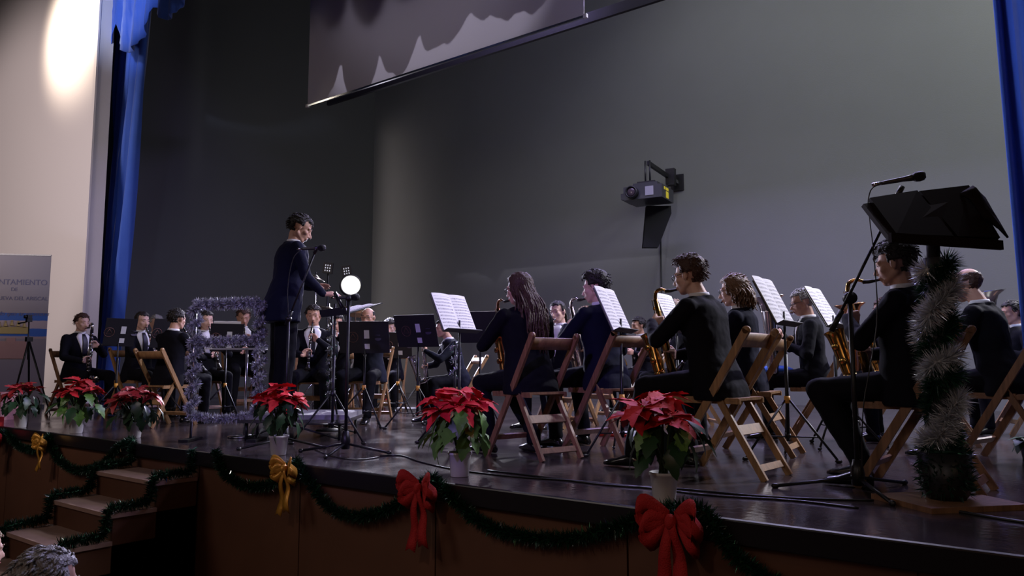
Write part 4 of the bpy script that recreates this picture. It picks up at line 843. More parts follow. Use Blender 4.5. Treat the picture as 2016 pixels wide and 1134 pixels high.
def tinsel_thing(name, label, path, rad, per_m, mats, cat='garland', **kw):
    bs = tinsel(path, rad, per_m, None, mats, **kw)
    root = bs[0].build(name, mats[0], smooth=False, label=label, cat=cat)
    for b, m in zip(bs[1:], mats[1:]):
        c = b.build('tinsel_tufts', m, root, False); c['kind'] = 'stuff'
    return root
m_flake = mat('bright_green_foil', (0.10, 0.55, 0.28), 0.15, 0.9)
# lectern column: two strands spiralling, one white, one green
def spiral(b, z0, z1, r, turns, ph, n=80): return [V(b) + V((r * (1 + 0.35 * math.sin(t * 23 + ph)) * math.cos(ph + 2 * PI * turns * t + 0.9 * math.sin(t * 13)), r * (1 + 0.35 * math.sin(t * 19)) * math.sin(ph + 2 * PI * turns * t + 0.9 * math.sin(t * 13)), z0 + (z1 - z0) * (t + 0.02 * math.sin(t * 29 + ph)))) for t in [k / n for k in range(n + 1)]]
tinsel_thing('white_garland', 'white bristly tinsel garland spiralling up the lectern column', spiral(Lb, 0.20, 1.12, 0.055, 3.5, 0.5), 0.082, 6500, [m_tinw, m_tinw, m_tins], wdt=0.0018, seed=11)
tinsel_thing('green_garland', 'green tinsel garland twisted between the white on the lectern column', spiral(Lb, 0.22, 1.13, 0.05, 3.5, 0.5 + PI), 0.078, 4500, [m_tingr, m_tin], wdt=0.0018, seed=12)
pot = thing('planter', 'dark bushy planter at the foot of the lectern', 'planter', Lb)
MB().lathe([(0.08, 0.024), (0.10, 0.05), (0.115, 0.24), (0.10, 0.24), (0.09, 0.2)], n=20).build('pot', m_black, pot)
b_ = tinsel([V((0.085 * math.cos(a), 0.085 * math.sin(a), 0.05 + 0.20 * k / 200)) for k, a in ((k, k * 0.22) for k in range(201))], 0.065, 420, None, [m_tingr], seed=4, wdt=0.004)
t_ = b_[0].build('foliage', m_tingr, pot, False); t_['kind'] = 'stuff'

# swags on the stage front --------------------------------------------------
FY = EDGE - 0.045
def on_front(px, py):              # a point on the riser plane
    d = ray(px, py); return V((0, 0, CAM_H)) + d * (FY / d.y)
def swag(px, label, seed, rad=0.052, per=1100):
    P = smoothpath([on_front(*p) for p in px], 8); return tinsel_thing('tinsel_garland', label, P, rad, per, [m_tin, m_tingr, m_flake if seed % 1 == 0 else m_tin], seed=seed, wdt=0.0042)
m_spark = mat('silver_spark', (0.75, 0.85, 0.8), 0.08, 1.0)
def swag2(px, label, seed, rad=0.058, per=1300, off=None):
    P = smoothpath([on_front(*p) for p in px], 8) if off is None else off
    bs = tinsel(P, rad * 0.92, per * 1.9, None, [m_tin, m_tin, m_tingr], seed=seed, wdt=0.0026); bs = [bs[0], MB().add(bs[1].v, bs[1].f).add(bs[2].v, bs[2].f)]
    sp = tinsel(P, rad * 0.95, 45, None, [m_spark], seed=seed + 50, wdt=0.004, core=0.004)
    root = bs[0].build('tinsel_garland', m_tin, smooth=False, label=label, cat='garland', group='green tinsel garlands on the stage front')
    c = bs[1].build('dark_tufts', m_tingr, root, False); c['kind'] = 'stuff'; c = sp[0].build('sparkles', m_spark, root, False); c['kind'] = 'stuff'
swag2([(-60, 842), (-20, 868), (8, 852), (40, 880), (70, 882), (97, 858)], 'green tinsel garland at the far left of the stage front', 1)
swag2([(97, 858), (112, 900), (150, 925), (200, 915), (235, 880), (262, 866)], 'green tinsel garland between the gold bow and the steps', 2)
swag2([(425, 885), (440, 930), (480, 955), (530, 955), (565, 930), (580, 905)], 'green tinsel garland between the steps and the larger gold bow', 3)
swag2([(582, 905), (610, 950), (650, 1000), (705, 1016), (770, 1000), (820, 965), (850, 938)], 'green tinsel garland between the gold bow and the middle red bow', 4)
swag2([(850, 938), (895, 985), (950, 1030), (1030, 1056), (1120, 1060), (1210, 1040), (1280, 1015), (1330, 996)], 'green tinsel garland between the two large red bows', 5)
swag2([(1335, 996), (1390, 1010), (1430, 1075), (1480, 1120), (1560, 1165), (1700, 1200)], 'green tinsel garland right of the largest red bow', 6)
# garlands stepping down both sides of the stairs
def stairline(x):
    P = [V((x, EDGE - 0.04, 0.02)), V((x, EDGE - 0.04, -0.14))]
    for k in range(1, 5): P += [V((x, EDGE - 0.3 * (k - 1) - 0.05, -0.18 * k + 0.045)), V((x, EDGE - 0.3 * k - 0.03, -0.18 * k + 0.035))]
    return [P[i].lerp(P[i + 1], t / 5) for i in range(len(P) - 1) for t in range(5)] + [P[-1]]
swag2(None, 'green tinsel garland stepping down the left side of the stairs', 7, off=stairline(-6.27), rad=0.06, per=1200)
swag2(None, 'green tinsel garland stepping down the right side of the stairs', 8, off=stairline(-5.37), rad=0.06, per=1200)

# bows ----------------------------------------------------------------------
def bow(px, py, s, m, label, tails=0.3, cat='bow', rot=0.0):
    c = on_front(px, py); c.y -= 0.05; r = thing('ribbon_bow', label, cat, c, rot)
    def loop(sgn, up, L, wdt, name='loop'):
        rows = []
        for i in range(13):
            t = i / 12; a = t * 2 * PI; rr_ = L * math.sin(a / 2) ; x = sgn * (0.012 + rr_ * 0.95); z = up * rr_ + 0.10 * s * math.sin(a) * 0.42; y = -0.04 * math.sin(a / 2) * s * 3 * 0.5
            wv = wdt * (0.45 + 0.55 * math.sin(a / 2)); rows.append([V((x, y - wv * 0.45, z + wv * 0.1)), V((x, y, z + wv * 0.02)), V((x, y + wv * 0.45, z - wv * 0.1))])
        rows = [[V((p[0].x, p[0].y * 0.6, p[0].z + wdt * 0.35)), V((p[1].x, p[1].y * 1.2 - 0.01, p[1].z)), V((p[2].x, p[2].y * 0.6, p[2].z - wdt * 0.35))] for p in rows]
        o = MB().rings(rows, close=False).build(name, m, r); md = o.modifiers.new('s', 'SOLIDIFY'); md.thickness = 0.003
    loop(-1, 0.15, 0.115 * s, 0.10 * s); loop(1, 0.15, 0.115 * s, 0.10 * s); loop(-1, -0.55, 0.10 * s, 0.085 * s); loop(1, -0.55, 0.10 * s, 0.085 * s)
    MB().ell((0, -0.03, 0), (0.022 * s, 0.028, 0.03 * s)).build('knot', m, r)
    for sg, ln in ((-1, 1.0), (1, 0.9)):
        rows = []
        for i in range(10):
            t = i / 9; z = -tails * ln * t; x = sg * (0.008 + 0.04 * s * t); w2 = 0.028 * s * (0.5 + 0.8 * t); y = -0.025 - 0.014 * math.sin(t * 8 + sg)
            zz = z - (0.02 if i == 9 else 0); rows.append([V((x - w2, y, zz)), V((x, y - 0.006, z)), V((x + w2, y, zz))])
        o = MB().rings(rows, close=False).build('tail', m, r); md = o.modifiers.new('s', 'SOLIDIFY'); md.thickness = 0.003
bow(843, 958, 1.0, m_rib, 'red ribbon bow in the middle of the stage front', 0.32)
bow(1336, 1022, 1.15, m_rib, 'largest red ribbon bow, under the plant in front of the tall sax player', 0.34)
bow(8, 856, 1.0, m_rib, 'red ribbon bow at the left edge of the stage front', 0.30)
bow(580, 920, 0.85, m_gold, 'gold ribbon bow under the plant by the podium', 0.28)
bow(97, 868, 0.8, m_gold, 'gold ribbon bow left of the steps', 0.26)

# poinsettias ------------------------------------------------------------------
def leaf_mesh(name, m, L, W, lobes=True, fold=0.25, curl=0.2, tipw=0.0):
    b = MB(); n = 7; rows = []
    for i in range(n + 1):
        t = i / n; wv = W * (math.sin(PI * min(1, t * 0.94 + 0.03)) ** 0.8) * (1 - 0.25 * t) * (1 + (0.28 if lobes and i in (2, 4) else (-0.12 if lobes and i in (3, 5) else 0)))
        if i == n: wv = 0.0008
        z = -curl * L * t * t; rows.append([V((-wv, L * t - (0.02 * L if lobes and i in (2, 4) else 0) * -1, z + fold * wv)), V((0, L * t, z)), V((wv, L * t + (0.02 * L if lobes and i in (2, 4) else 0), z + fold * wv))])
    b.rings(rows, close=False); return b.mesh(name, m)
reds = [leaf_mesh('red_bract', m_red, 0.135, 0.034, fold=0.3, curl=c) for c in (0.05, 0.22, 0.4)]; reds_d = [leaf_mesh('red_bract', m_red2, 0.13, 0.032, fold=0.3, curl=c) for c in (0.05, 0.25, 0.45)]
grs = [leaf_mesh('leaf', m_leaf, 0.135, 0.042, fold=0.2, curl=c) for c in (0.25, 0.5)]; grd = [leaf_mesh('leaf', m_leafd, 0.13, 0.040, fold=0.2, curl=c) for c in (0.25, 0.5)]; gry = [leaf_mesh('leaf', m_leafy, 0.10, 0.032, fold=0.2, curl=0.3)]
def poinsettia(px, py, height, width, label, seed, redset, greenset, heads=7, red_r=1.0, lowgreen=18, potm=m_white, pots=1.0):
    rr = random.Random(seed); L = atz(px, py); L.z = 0
    r = thing('poinsettia', label, 'potted plant', L)
    k = pots; MB().lathe([(0.048 * k, 0), (0.052 * k, 0.004), (0.066 * k, 0.125 * k), (0.071 * k, 0.127 * k), (0.071 * k, 0.14 * k), (0.064 * k, 0.14 * k), (0.062 * k, 0.12 * k)], n=24).build('pot', potm, r); MB().lathe([(0.062 * k, 0.12 * k), (0.0, 0.125 * k)], n=16).build('soil', m_soil, r)
    st_ = MB(); tips = []
    for h in range(heads):
        a = 2 * PI * h / heads + rr.uniform(-0.3, 0.3); rad = width / 2 * (0.0 if h == 0 else rr.uniform(0.42, 0.66)); tip = V((rad * math.cos(a), rad * math.sin(a), height * (1.0 if h == 0 else rr.uniform(0.78, 0.95)) - 0.02))
        P = quadbez((rr.uniform(-0.02, 0.02), rr.uniform(-0.02, 0.02), 0.12), (tip.x * 0.35, tip.y * 0.35, height * 0.6), tip, 6); st_.tube(P, interp([0.006, 0.004], 7), 6); tips.append(tip)
    st_.build('stems', m_stem, r)
    for tip in tips:
        n = rr.randrange(9, 12); cen = MB() if 0 else None
        out = V((tip.x, tip.y, 0)); tl = min(0.6, out.length * 2.0)
        for j in range(n):
            a = 2 * PI * j / n + rr.uniform(-0.25, 0.25); el = rr.uniform(-0.35, 0.25) + (0.22 if j % 2 else 0); sc = rr.uniform(0.75, 1.15) * red_r
            R0 = Matrix.Rotation(a, 3, 'Z') @ Matrix.Rotation(el, 3, 'X') @ Matrix.Rotation(rr.uniform(-0.5, 0.5), 3, 'Y')
            if out.length > 0.01: R0 = Matrix.Rotation(tl, 3, V((-out.y, out.x, 0)).normalized()) @ R0
            link('red_bract', rr.choice(redset), r, tip + V((0, 0, rr.uniform(-0.015, 0.015))), R0.to_euler(), (sc, sc, sc))
    cy = MB()
    for tip in tips:
        for _ in range(4): cy.ell(tip + V((rr.uniform(-0.01, 0.01), rr.uniform(-0.01, 0.01), 0.008)), (0.004, 0.004, 0.005), nu=6, nv=4)
    cy.build('flower_buds', m_leafy, r)
    lowgreen = int(lowgreen * 1.5)
    for j in range(lowgreen):
        a = 2 * PI * j / lowgreen * 2.0 + rr.uniform(-0.3, 0.3); zz = height * rr.uniform(0.44, 0.82); rad = width / 2 * rr.uniform(0.2, 0.72)
        el = -rr.uniform(0.35, 1.15); p = V((rad * math.cos(a), rad * math.sin(a), zz)); R0 = Matrix.Rotation(a - PI / 2, 3, 'Z') @ Matrix.Rotation(el, 3, 'X') @ Matrix.Rotation(rr.uniform(-0.5, 0.5), 3, 'Y')
        sc = rr.uniform(0.8, 1.2); link('leaf', rr.choice(greenset), r, p, R0.to_euler(), (sc, sc, sc))
    return r
poinsettia(905, 938, 0.50, 0.46, 'full poinsettia with bright green leaves on the middle of the stage front', 21, reds, grs * 3 + grd + gry, 8, lowgreen=26)
poinsettia(1308, 988, 0.51, 0.46, 'large poinsettia with dark leaves in front of the tall sax player', 22, reds, grd * 3 + grs, 7, red_r=1.1, lowgreen=24)
poinsettia(548, 896, 0.50, 0.38, 'poinsettia in front of the podium beside the tinsel frame', 23, reds, grd, 7, lowgreen=18)
poinsettia(264, 862, 0.44, 0.50, 'drooping poinsettia nearest the steps', 24, reds_d, grd, 7, lowgreen=18)
poinsettia(150, 853, 0.50, 0.46, 'poinsettia in a white pot in front of the bass clarinet player', 25, reds_d + reds, grd + grs, 7, lowgreen=20)
poinsettia(40, 842, 0.46, 0.46, 'poinsettia at the left edge in front of the tripod', 26, reds_d, grd, 6, lowgreen=16)
g2 = atz(2030, 905); r = thing('poinsettia', 'green plant just cut by the right edge of the picture', 'potted plant', (g2.x, g2.y, 0))
MB().lathe([(0.048, 0), (0.066, 0.125), (0.071, 0.14), (0.06, 0.13)], n=20).build('pot', m_black, r)
for j in range(12):
    a = j * 0.9; link('leaf', grd[j % 2], r, (0.03 * math.cos(a), 0.03 * math.sin(a), 0.14), (Matrix.Rotation(a, 3, 'Z') @ Matrix.Rotation(-0.3 + 0.4 * (j % 3) / 2, 3, 'X')).to_euler())

# tinsel frame ---------------------------------------------------------------
Zf = 6.6
def FP(px, py, dz=0.0): return atd(px, py, Zf + dz)
fr = thing('tinsel_display', 'square stand wrapped in smoky silver tinsel in front of the left players', 'decoration', (FP(445, 700).x, FP(445, 700).y, 0)); fl0 = V(fr.location)
x0, x1 = 382, 511
def fpt(px, z): q = FP(px, 700); return V((q.x, q.y, z)) - fl0
zt = FP(445, 600).z; zm = FP(445, 672).z; zl = 0.20
MB().tube([fpt(x0, 0.0), fpt(x0, zt)], 0.012, 8).build('post', m_chrome, fr); MB().tube([fpt(x1, 0.0), fpt(x1, zt)], 0.012, 8).build('post', m_chrome, fr)
for z in (zt, zm, zl): MB().tube([fpt(x0, z), fpt(x1, z)], 0.010, 8).build('rail', m_chrome, fr)
for x in (x0, x1): MB().box(fpt(x, 0.012), (0.08, 0.30, 0.02), Matrix.Rotation(YAW, 3, 'Z')).build('foot', m_black, fr, False)
def coil(a, b, r, turns, n=None):
    a, b = V(a), V(b); t = (b - a).normalized(); x = t.orthogonal().normalized(); y = t.cross(x); n = n or int(turns * 14)
    return [a.lerp(b, k / n) + (x * math.cos(2 * PI * turns * k / n) + y * math.sin(2 * PI * turns * k / n)) * r for k in range(n + 1)]
def wrap(a, b, turns, name, r=0.030, seed=1, ms=None, rad=0.032):
    bs = tinsel(coil(a, b, r, turns), rad, 3200, None, ms or [m_tindark, m_tin_backlit], seed=seed, core=0.008, wdt=0.0028)
    o = bs[0].build(name, m_tindark, fr, False); o['kind'] = 'stuff'; o2 = bs[1].build(name, m_tin_backlit, fr, False); o2['kind'] = 'stuff'
wrap(fpt(x0, zl), fpt(x0, zt), 7, 'tinsel_wrap', 0.034, 31, rad=0.050); wrap(fpt(x1, zl), fpt(x1, zt), 8, 'tinsel_wrap', 0.032, 32, rad=0.048)
wrap(fpt(x0, zt), fpt(x1, zt + 0.02), 9, 'tinsel_wrap', 0.026, 33, rad=0.044); wrap(fpt(x0, zm - 0.01), fpt(x1, zm + 0.015), 8, 'tinsel_wrap', 0.024, 34, rad=0.042)
P = quadbez(fpt(x0 - 6, zl + 0.02), fpt(445, zl - 0.06), fpt(x1 + 4, zl + 0.04), 14); bs = tinsel(P, 0.055, 2600, None, [m_tin_backlit, m_tindark], seed=35, core=0.012, wdt=0.003)
o = bs[0].build('tinsel_swag', m_tin_backlit, fr, False); o['kind'] = 'stuff'; o = bs[1].build('tinsel_swag', m_tindark, fr, False); o['kind'] = 'stuff'
# small flat desk behind the frame
q = atd(486, 700, 6.9); tb = thing('side_stand', 'small flat stand on a chrome pole behind the tinsel frame', 'stand', (q.x, q.y, 0))
zz = atd(486, 687, 6.9).z; MB().tube([(0, 0, 0.02), (0, 0, zz)], 0.012, 10).build('pole', m_chrome, tb); MB().box((0, 0, 0), (0.46, 0.30, 0.012), None).xf(Matrix.Translation(V((-0.08, -0.05, zz))) @ Matrix.Rotation(YAW, 4, 'Z')).build('top', m_white, tb, False)
MB().lathe([(0.14, 0), (0.14, 0.015), (0.02, 0.03)], n=24).build('base', m_chrome, tb)
# two far posts wrapped in tinsel
def tpost(px, Z, y0, y1, label, seed):
    q = atd(px, 700, Z); z1_ = atd(px, y0, Z).z; z0_ = max(0.05, atd(px, y1, Z).z); t = thing('tinsel_post', label, 'post', (q.x, q.y, 0))
    MB().tube([(0, 0, 0.0), (0, 0, z1_)], 0.012, 8).build('pole', m_black, t); MB().lathe([(0.13, 0), (0.13, 0.012), (0.03, 0.03)], n=20).build('base', m_black, t)
    bs = tinsel(coil((0, 0, z0_), (0, 0, z1_), 0.035, (z1_ - z0_) * 9), 0.03, 500, None, [m_tindark, m_tins, m_tin], seed=seed, core=0.008, wdt=0.004)
    for b, m in zip(bs, (m_tindark, m_tins, m_tin)): o = b.build('tinsel_wrap', m, t, False); o['kind'] = 'stuff'
tpost(652, 7.6, 622, 790, 'post wrapped in bluish tinsel right of the clarinet player', 41); tpost(896, 7.2, 672, 745, 'short post wrapped in silver tinsel beside the leaning player', 42)

# banner ------------------------------------------------------------------------
q = atz(83, 804); bz = 2.0; bl = thing('roll_up_banner', 'tall grey roll-up banner with faint town lettering at the left edge', 'banner', (q.x, q.y, 0), YAW + math.radians(10.6))
Wb = 0.95; Hb = atd(91, 503, q.dot(FWD)).z
def ban_mat():
    m = bpy.data.materials.new('banner_print'); m.use_nodes = True; nt = m.node_tree; b = nt.nodes['Principled BSDF']; N = nt.nodes.new; Lk = nt.links.new
    tc = N('ShaderNodeTexCoord'); sp = N('ShaderNodeSeparateXYZ'); Lk(tc.outputs['Generated'], sp.inputs[0]); cr = N('ShaderNodeValToRGB'); cr.color_ramp.interpolation = 'CONSTANT'
    E = cr.color_ramp.elements; base = (0.22, 0.185, 0.21, 1); E[0].color = base
    E[1].position = 0.999; E[1].color = base
    n = N('ShaderNodeTexNoise'); n.inputs['Scale'].default_value = 7; ad = N('ShaderNodeMath'); ad.operation = 'MULTIPLY_ADD'; ad.inputs[1].default_value = 0.012
    Lk(tc.outputs['Object'], n.inputs['Vector']); Lk(n.outputs['Fac'], ad.inputs[0]); Lk(sp.outputs['Z'], ad.inputs[2])
    for p, c in ((0.44, (0.30, 0.22, 0.23, 1)), (0.455, (0.02, 0.09, 0.36, 1)), (0.505, (0.36, 0.29, 0.32, 1)), (0.56, (0.02, 0.09, 0.36, 1)), (0.61, (0.22, 0.19, 0.21, 1)), ):
        e = E.new(p); e.color = c
    Lk(ad.outputs[0], cr.inputs[0]); Lk(cr.outputs[0], b.inputs['Base Color']); b.inputs['Roughness'].default_value = 0.6; return m
MB().box((-Wb / 2, 0, Hb / 2 + 0.03), (Wb, 0.006, Hb - 0.06)).build('print', ban_mat(), bl, False)
MB().box((-Wb / 2, 0, 0.03), (Wb + 0.02, 0.10, 0.06)).build('base', m_chrome, bl, False); MB().box((-Wb / 2, 0, Hb), (Wb, 0.02, 0.02)).build('top_rail', m_chrome, bl, False)
for sx in (0.2, 0.75): MB().tube([(-sx, 0.02, 0.03), (-sx, 0.03, Hb)], 0.006, 6).build('support_rod', m_black, bl)
m_txt = mat('blue_lettering', (0.11, 0.10, 0.17), 0.7)
def text(s_, x, z, size, parent, m, y=-0.006, shear=0.0, name='lettering', font=None):
    cu = bpy.data.curves.new(name, 'FONT'); cu.body = s_; cu.size = size; cu.align_x = 'CENTER'; cu.extrude = 0.0008; cu.shear = shear; cu.materials.append(m); o = bpy.data.objects.new(name, cu); C.objects.link(o); o.parent = parent; o.location = (x, y, z); o.rotation_euler = (PI / 2, 0, 0)
    me = bpy.data.meshes.new_from_object(o); o2 = link(name, me, parent, (x, y, z), (PI / 2, 0, 0)); bpy.data.objects.remove(o); return o2
text('AYUNTAMIENTO', -0.475, 1.83, 0.115, bl, m_txt); text('DE', -0.475, 1.735, 0.075, bl, m_txt); text('VILLANUEVA DEL ARISCAL', -0.475, 1.60, 0.078, bl, m_txt); text('Un pueblo que te enamora', -0.475, 1.37, 0.09, bl, m_txt, shear=0.35)
# crest on the banner: gold crown over a pale castle shield
cw = MB(); 
for k in range(5): cw.lathe([(0.03, 0), (0.012, 0.05), (0.016, 0.07), (0.0, 0.085)], (-0.475 + (k - 2) * 0.085, -0.007, 1.20 + 0.01 * (2 - abs(k - 2))), (0, 0, 1), 8)
cw.box((-0.475, -0.006, 1.15), (0.46, 0.012, 0.10)); cw.build('crown', mat('crown_gold', (0.36, 0.27, 0.10), 0.7), bl, False)
sh = MB(); sh.box((-0.475, -0.006, 0.86), (0.42, 0.010, 0.26)); sh.box((-0.475, -0.007, 0.99), (0.12, 0.012, 0.10)); sh.build('castle', mat('castle_pink', (0.34, 0.19, 0.17), 0.7), bl, False)

# camera tripod
q = atz(62, 790); q.z = 0; Zp = q.dot(FWD) ; tp = thing('camera_tripod', 'black camera tripod with pan handle in front of the banner', 'tripod', q)
def TPp(px, py, dz=0): return atd(px, py, Zp + dz) - q
Zp = 9.9; q2 = atd(58, 700, Zp); q = V((q2.x, q2.y, 0)); tp.location = q
top_ = TPp(57, 670); 
for px, py, dz in ((18, 800, 0.0), (58, 790, 0.5), (100, 800, 0.0)):
    f_ = atd(px, py, Zp + dz) - q; f_.z = 0.0; MB().tube([top_, top_.lerp(f_, 0.5), f_], [0.014, 0.012, 0.007], 8).build('leg', m_black, tp)
MB().tube([top_ - V((0, 0, 0.25)), TPp(57, 634)], 0.009, 8).build('centre_column', m_black, tp); MB().box(TPp(57, 668), (0.07, 0.07, 0.06)).build('collar', m_black, tp, False)
MB().box(TPp(57, 630), (0.06, 0.06, 0.05)).build('head', m_glove, tp, False); MB().tube([TPp(55, 633), TPp(36, 637)], [0.006, 0.012], 8).build('pan_handle', m_glove, tp)
cmx = thing('camera', 'small black camera on top of the tripod', 'camera', q + TPp(57, 624)); MB().box((0, 0, 0.0), (0.075, 0.05, 0.05)).build('camera_body', m_glove, cmx, False); MB().lathe([(0.02, 0), (0.022, 0.03)], (0, -0.025, 0), (0, -1, 0), 12).build('lens', m_ebony, cmx)

# gift boxes at the left edge
m_gift = mat('pink_wrap', (0.50, 0.24, 0.24), 0.6, var=0.5, vscale=60)
q = atz(4, 826); gb = thing('gift_box', 'pink patterned gift box at the left edge of the stage', 'box', (q.x, q.y, 0), 0.3); MB().box((0, 0, 0.15), (0.22, 0.22, 0.30)).build('box', m_gift, gb, False)
MB().box((0, 0, 0.305), (0.24, 0.24, 0.03)).build('lid', m_gift, gb, False); MB().box((0, 0, 0.157), (0.03, 0.225, 0.33)).build('ribbon', m_rib, gb, False)
q = atz(3, 838); gb = thing('gift_box', 'low red gift box at the left edge beneath the pink one', 'box', (q.x + 0.05, q.y - 0.09, 0), 0.1); MB().box((0, 0, 0.05), (0.16, 0.12, 0.10)).build('box', m_rib, gb, False); MB().box((0, 0, 0.05), (0.02, 0.124, 0.104)).build('ribbon', m_white, gb, False)

# projector ------------------------------------------------------------------
Zw = 12.6 / ray(1290, 400).y * ray(1290, 400).dot(FWD); Zj = Zw - 1.25
c = atd(1277, 385, Zj); pj = thing('projector', 'dark video projector with round lens mounted on the back wall', 'projector', c, math.radians(8))
m_pj = mat('projector_grey', (0.035, 0.037, 0.04), 0.4, 0.2); 
MB().box((0, 0, 0), (0.66, 0.62, 0.22)).build('housing', m_pj, pj, False); MB().box((0.02, 0.0, 0.14), (0.42, 0.46, 0.07)).build('top_cover', m_pj, pj, False); MB().box((0.02, -0.02, 0.19), (0.30, 0.36, 0.03)).build('vent', m_black, pj, False)
MB().lathe([(0.10, 0), (0.105, 0.10), (0.085, 0.12), (0.08, 0.10), (0.06, 0.06)], (-0.16, -0.31, 0.0), (0, -1, 0), 24).build('lens_barrel', m_black, pj); MB().ell((-0.16, -0.40, 0), (0.07, 0.02, 0.07)).build('lens', mat('lens_glass', (0.06, 0.045, 0.05), 0.05, 0.2), pj)
MB().box((-0.33, -0.05, -0.04), (0.10, 0.5, 0.10)).build('side_intake', m_pj, pj, False); MB().box((0.12, -0.315, 0.01), (0.14, 0.01, 0.15)).build('front_plate', mat('plate', (0.25, 0.25, 0.26), 0.5), pj, False)
m_ys = mat('yellow_sticker', (0.75, 0.62, 0.03), 0.5)
for yy, zz, a, b in ((-0.16, 0.06, 0.06, 0.05), (-0.03, 0.06, 0.12, 0.05), (-0.03, -0.035, 0.12, 0.11)): MB().box((0.333, yy, zz), (0.006, a, b)).build('sticker', m_ys, pj, False)
# bracket: two rods up, arm back to a wall plate, plus cloth hanging beneath
for dx in (-0.05, 0.03): MB().tube([(dx, 0.0, 0.2), (dx, 0.0, 0.60)], 0.016, 8).build('rod', m_black, pj)
wy = (BACK - c.y) ; MB().bar((0, 0.0, 0.56), (0.05, 0.9, 0.52), 0.05, 0.07, (1, 0, 0)).build('arm', m_black, pj, False); MB().box((0.10, 0.92, 0.5), (0.16, 0.12, 0.30)).build('bracket_head', m_black, pj, False)
MB().bar((0.10, 0.92, 0.5), (0.14, wy - 0.02, 0.45), 0.05, 0.06, (1, 0, 0)).build('arm', m_chrome, pj, False); MB().bar((0.08, 0.9, 0.4), (0.1, 0.2, 0.05), 0.03, 0.03, (1, 0, 0)).build('brace', m_chrome, pj, False); MB().box((0.14, wy - 0.03, 0.45), (0.24, 0.03, 0.30)).build('wall_plate', m_black, pj, False)
# black cloth under it
P0 = [atd(*p) for p in ((1273, 405, Zj + 0.2), (1321, 405, Zj + 0.2), (1322, 420, Zj + 0.2), (1296, 487, Zj + 0.2), (1266, 487, Zj + 0.2))]
o = slab(P0, 0.12, mat('black_cloth', (0.004, 0.004, 0.005), 0.95), 'hanging_cloth', None); o['label'] = 'black cloth hood hanging below the projector'; o['category'] = 'cloth'
a0 = atd(1301, 488, Zw - 0.06); a1 = atd(1302, 610, Zw - 0.06); MB().tube([a0 + V((0, 0, 0.5)), V((a0.x, a0.y, 0.02))], 0.014, 6).build('wall_cable', m_black, label='black cable running down the back wall below the projector', cat='cable')

# stage lamps at the back left -----------------------------------------------
m_lamp = mat('lamp_glow', (1, 1, 1), 0.5, emit=(1.0, 0.96, 0.92), es=30)
q = atd(691, 561, 11.5); sl = thing('stage_lamp', 'glaring round stage lamp on a stand at the back', 'lamp', (q.x, q.y, 0)); tc_ = (V((0, 0, CAM_H)) - V((q.x, q.y, q.z))); tc_.z = 0; tc_ = (tc_ + RGT * 1.0).normalized(); cz = V((0, 0, q.z))
MB().lathe([(0.10, -0.26), (0.16, -0.2), (0.165, 0.0), (0.15, 0.0), (0.14, -0.03)], cz, tc_, 28).build('housing', m_black, sl); MB().lathe([(0.0, 0.0), (0.135, 0.0), (0.135, 0.008), (0.0, 0.02)], cz + tc_ * -0.02, tc_, 28).build('lamp_face', m_lamp, sl)
MB().tube([(0, 0, 0.02), (0, 0, q.z - 0.17)], 0.018, 8).build('pole', m_black, sl)
for k in range(3): a = 2 * PI * k / 3 + 0.3; MB().tube([(0, 0, 0.45), (0.45 * math.cos(a), 0.45 * math.sin(a), 0.01)], 0.012, 6).build('leg', m_black, sl)
light('SPOT', 'stage_lamp_beam', V((q.x, q.y, q.z)) + tc_ * 0.08, (-3.2, 4.6, 0.5), 900, (0.72, 0.70, 1.0), 0.10, 100, 0.6)
m_led = mat('led_dot', (0.6, 0.6, 0.6), 0.4, emit=(0.8, 0.82, 0.9), es=0.45)
for px, py, lab, tl in ((646, 528, 'dim three by three LED panel left of the glaring lamp', 0.12), (683, 534, 'dim three by three LED panel above the glaring lamp', -0.18)):
    q = atd(px, py, 12.0); lp = thing('led_panel', lab, 'lamp', (q.x, q.y, 0)); Rm = Matrix.Rotation(YAW, 3, 'Z') @ Matrix.Rotation(tl, 3, 'Y'); cz = V((0, 0, q.z)); MB().box(cz, (0.15, 0.06, 0.17), Rm).build('housing', m_black, lp, False)
    for i in range(3):
        for j in range(3): MB().box(cz + Rm @ V(((i - 1) * 0.036, -0.033, (j - 1) * 0.042)), (0.014, 0.006, 0.022), Rm).build('led', m_led, lp, False)
    MB().tube([(0, 0, 0.02), (0, 0, q.z - 0.08)], 0.012, 6).build('pole', m_black, lp); MB().lathe([(0.18, 0), (0.18, 0.02), (0.02, 0.03)], n=16).build('base', m_black, lp)
# percussion
def cymbal(px, py, Z, rad, tl, label, rz=0.0):
    q = atd(px, py, Z); r = thing('cymbal_stand', label, 'cymbal', (q.x, q.y, 0), rz); ax_ = V((math.sin(tl), 0.25, math.cos(tl)))
    MB().lathe([(0.012, 0.02), (0.04, 0.012), (0.05, 0.0), (rad, -0.022), (rad, -0.025), (0.05, -0.004)], (0, 0, q.z), ax_, 32).build('cymbal', mat('cymbal_bronze', (0.72, 0.66, 0.52), 0.28, 1.0), r); MB().tube([(0, 0, 0.0), (0, 0, q.z + 0.06)], 0.009, 6).build('pole', m_chrome, r)
    for k in range(3): a = 2 * PI * k / 3; MB().tube([(0, 0, 0.4), (0.3 * math.cos(a), 0.3 * math.sin(a), 0.01)], 0.008, 6).build('leg', m_chrome, r)
cymbal(622, 544, 10.8, 0.14, 0.3, 'small tilted cymbal beside the conductor elbow'); cymbal(700, 611, 10.2, 0.24, -0.1, 'bright cymbal between the conductor stand and the player with dark glasses'); cymbal(648, 607, 10.3, 0.20, 0.1, 'cymbal above the clarinet player head')
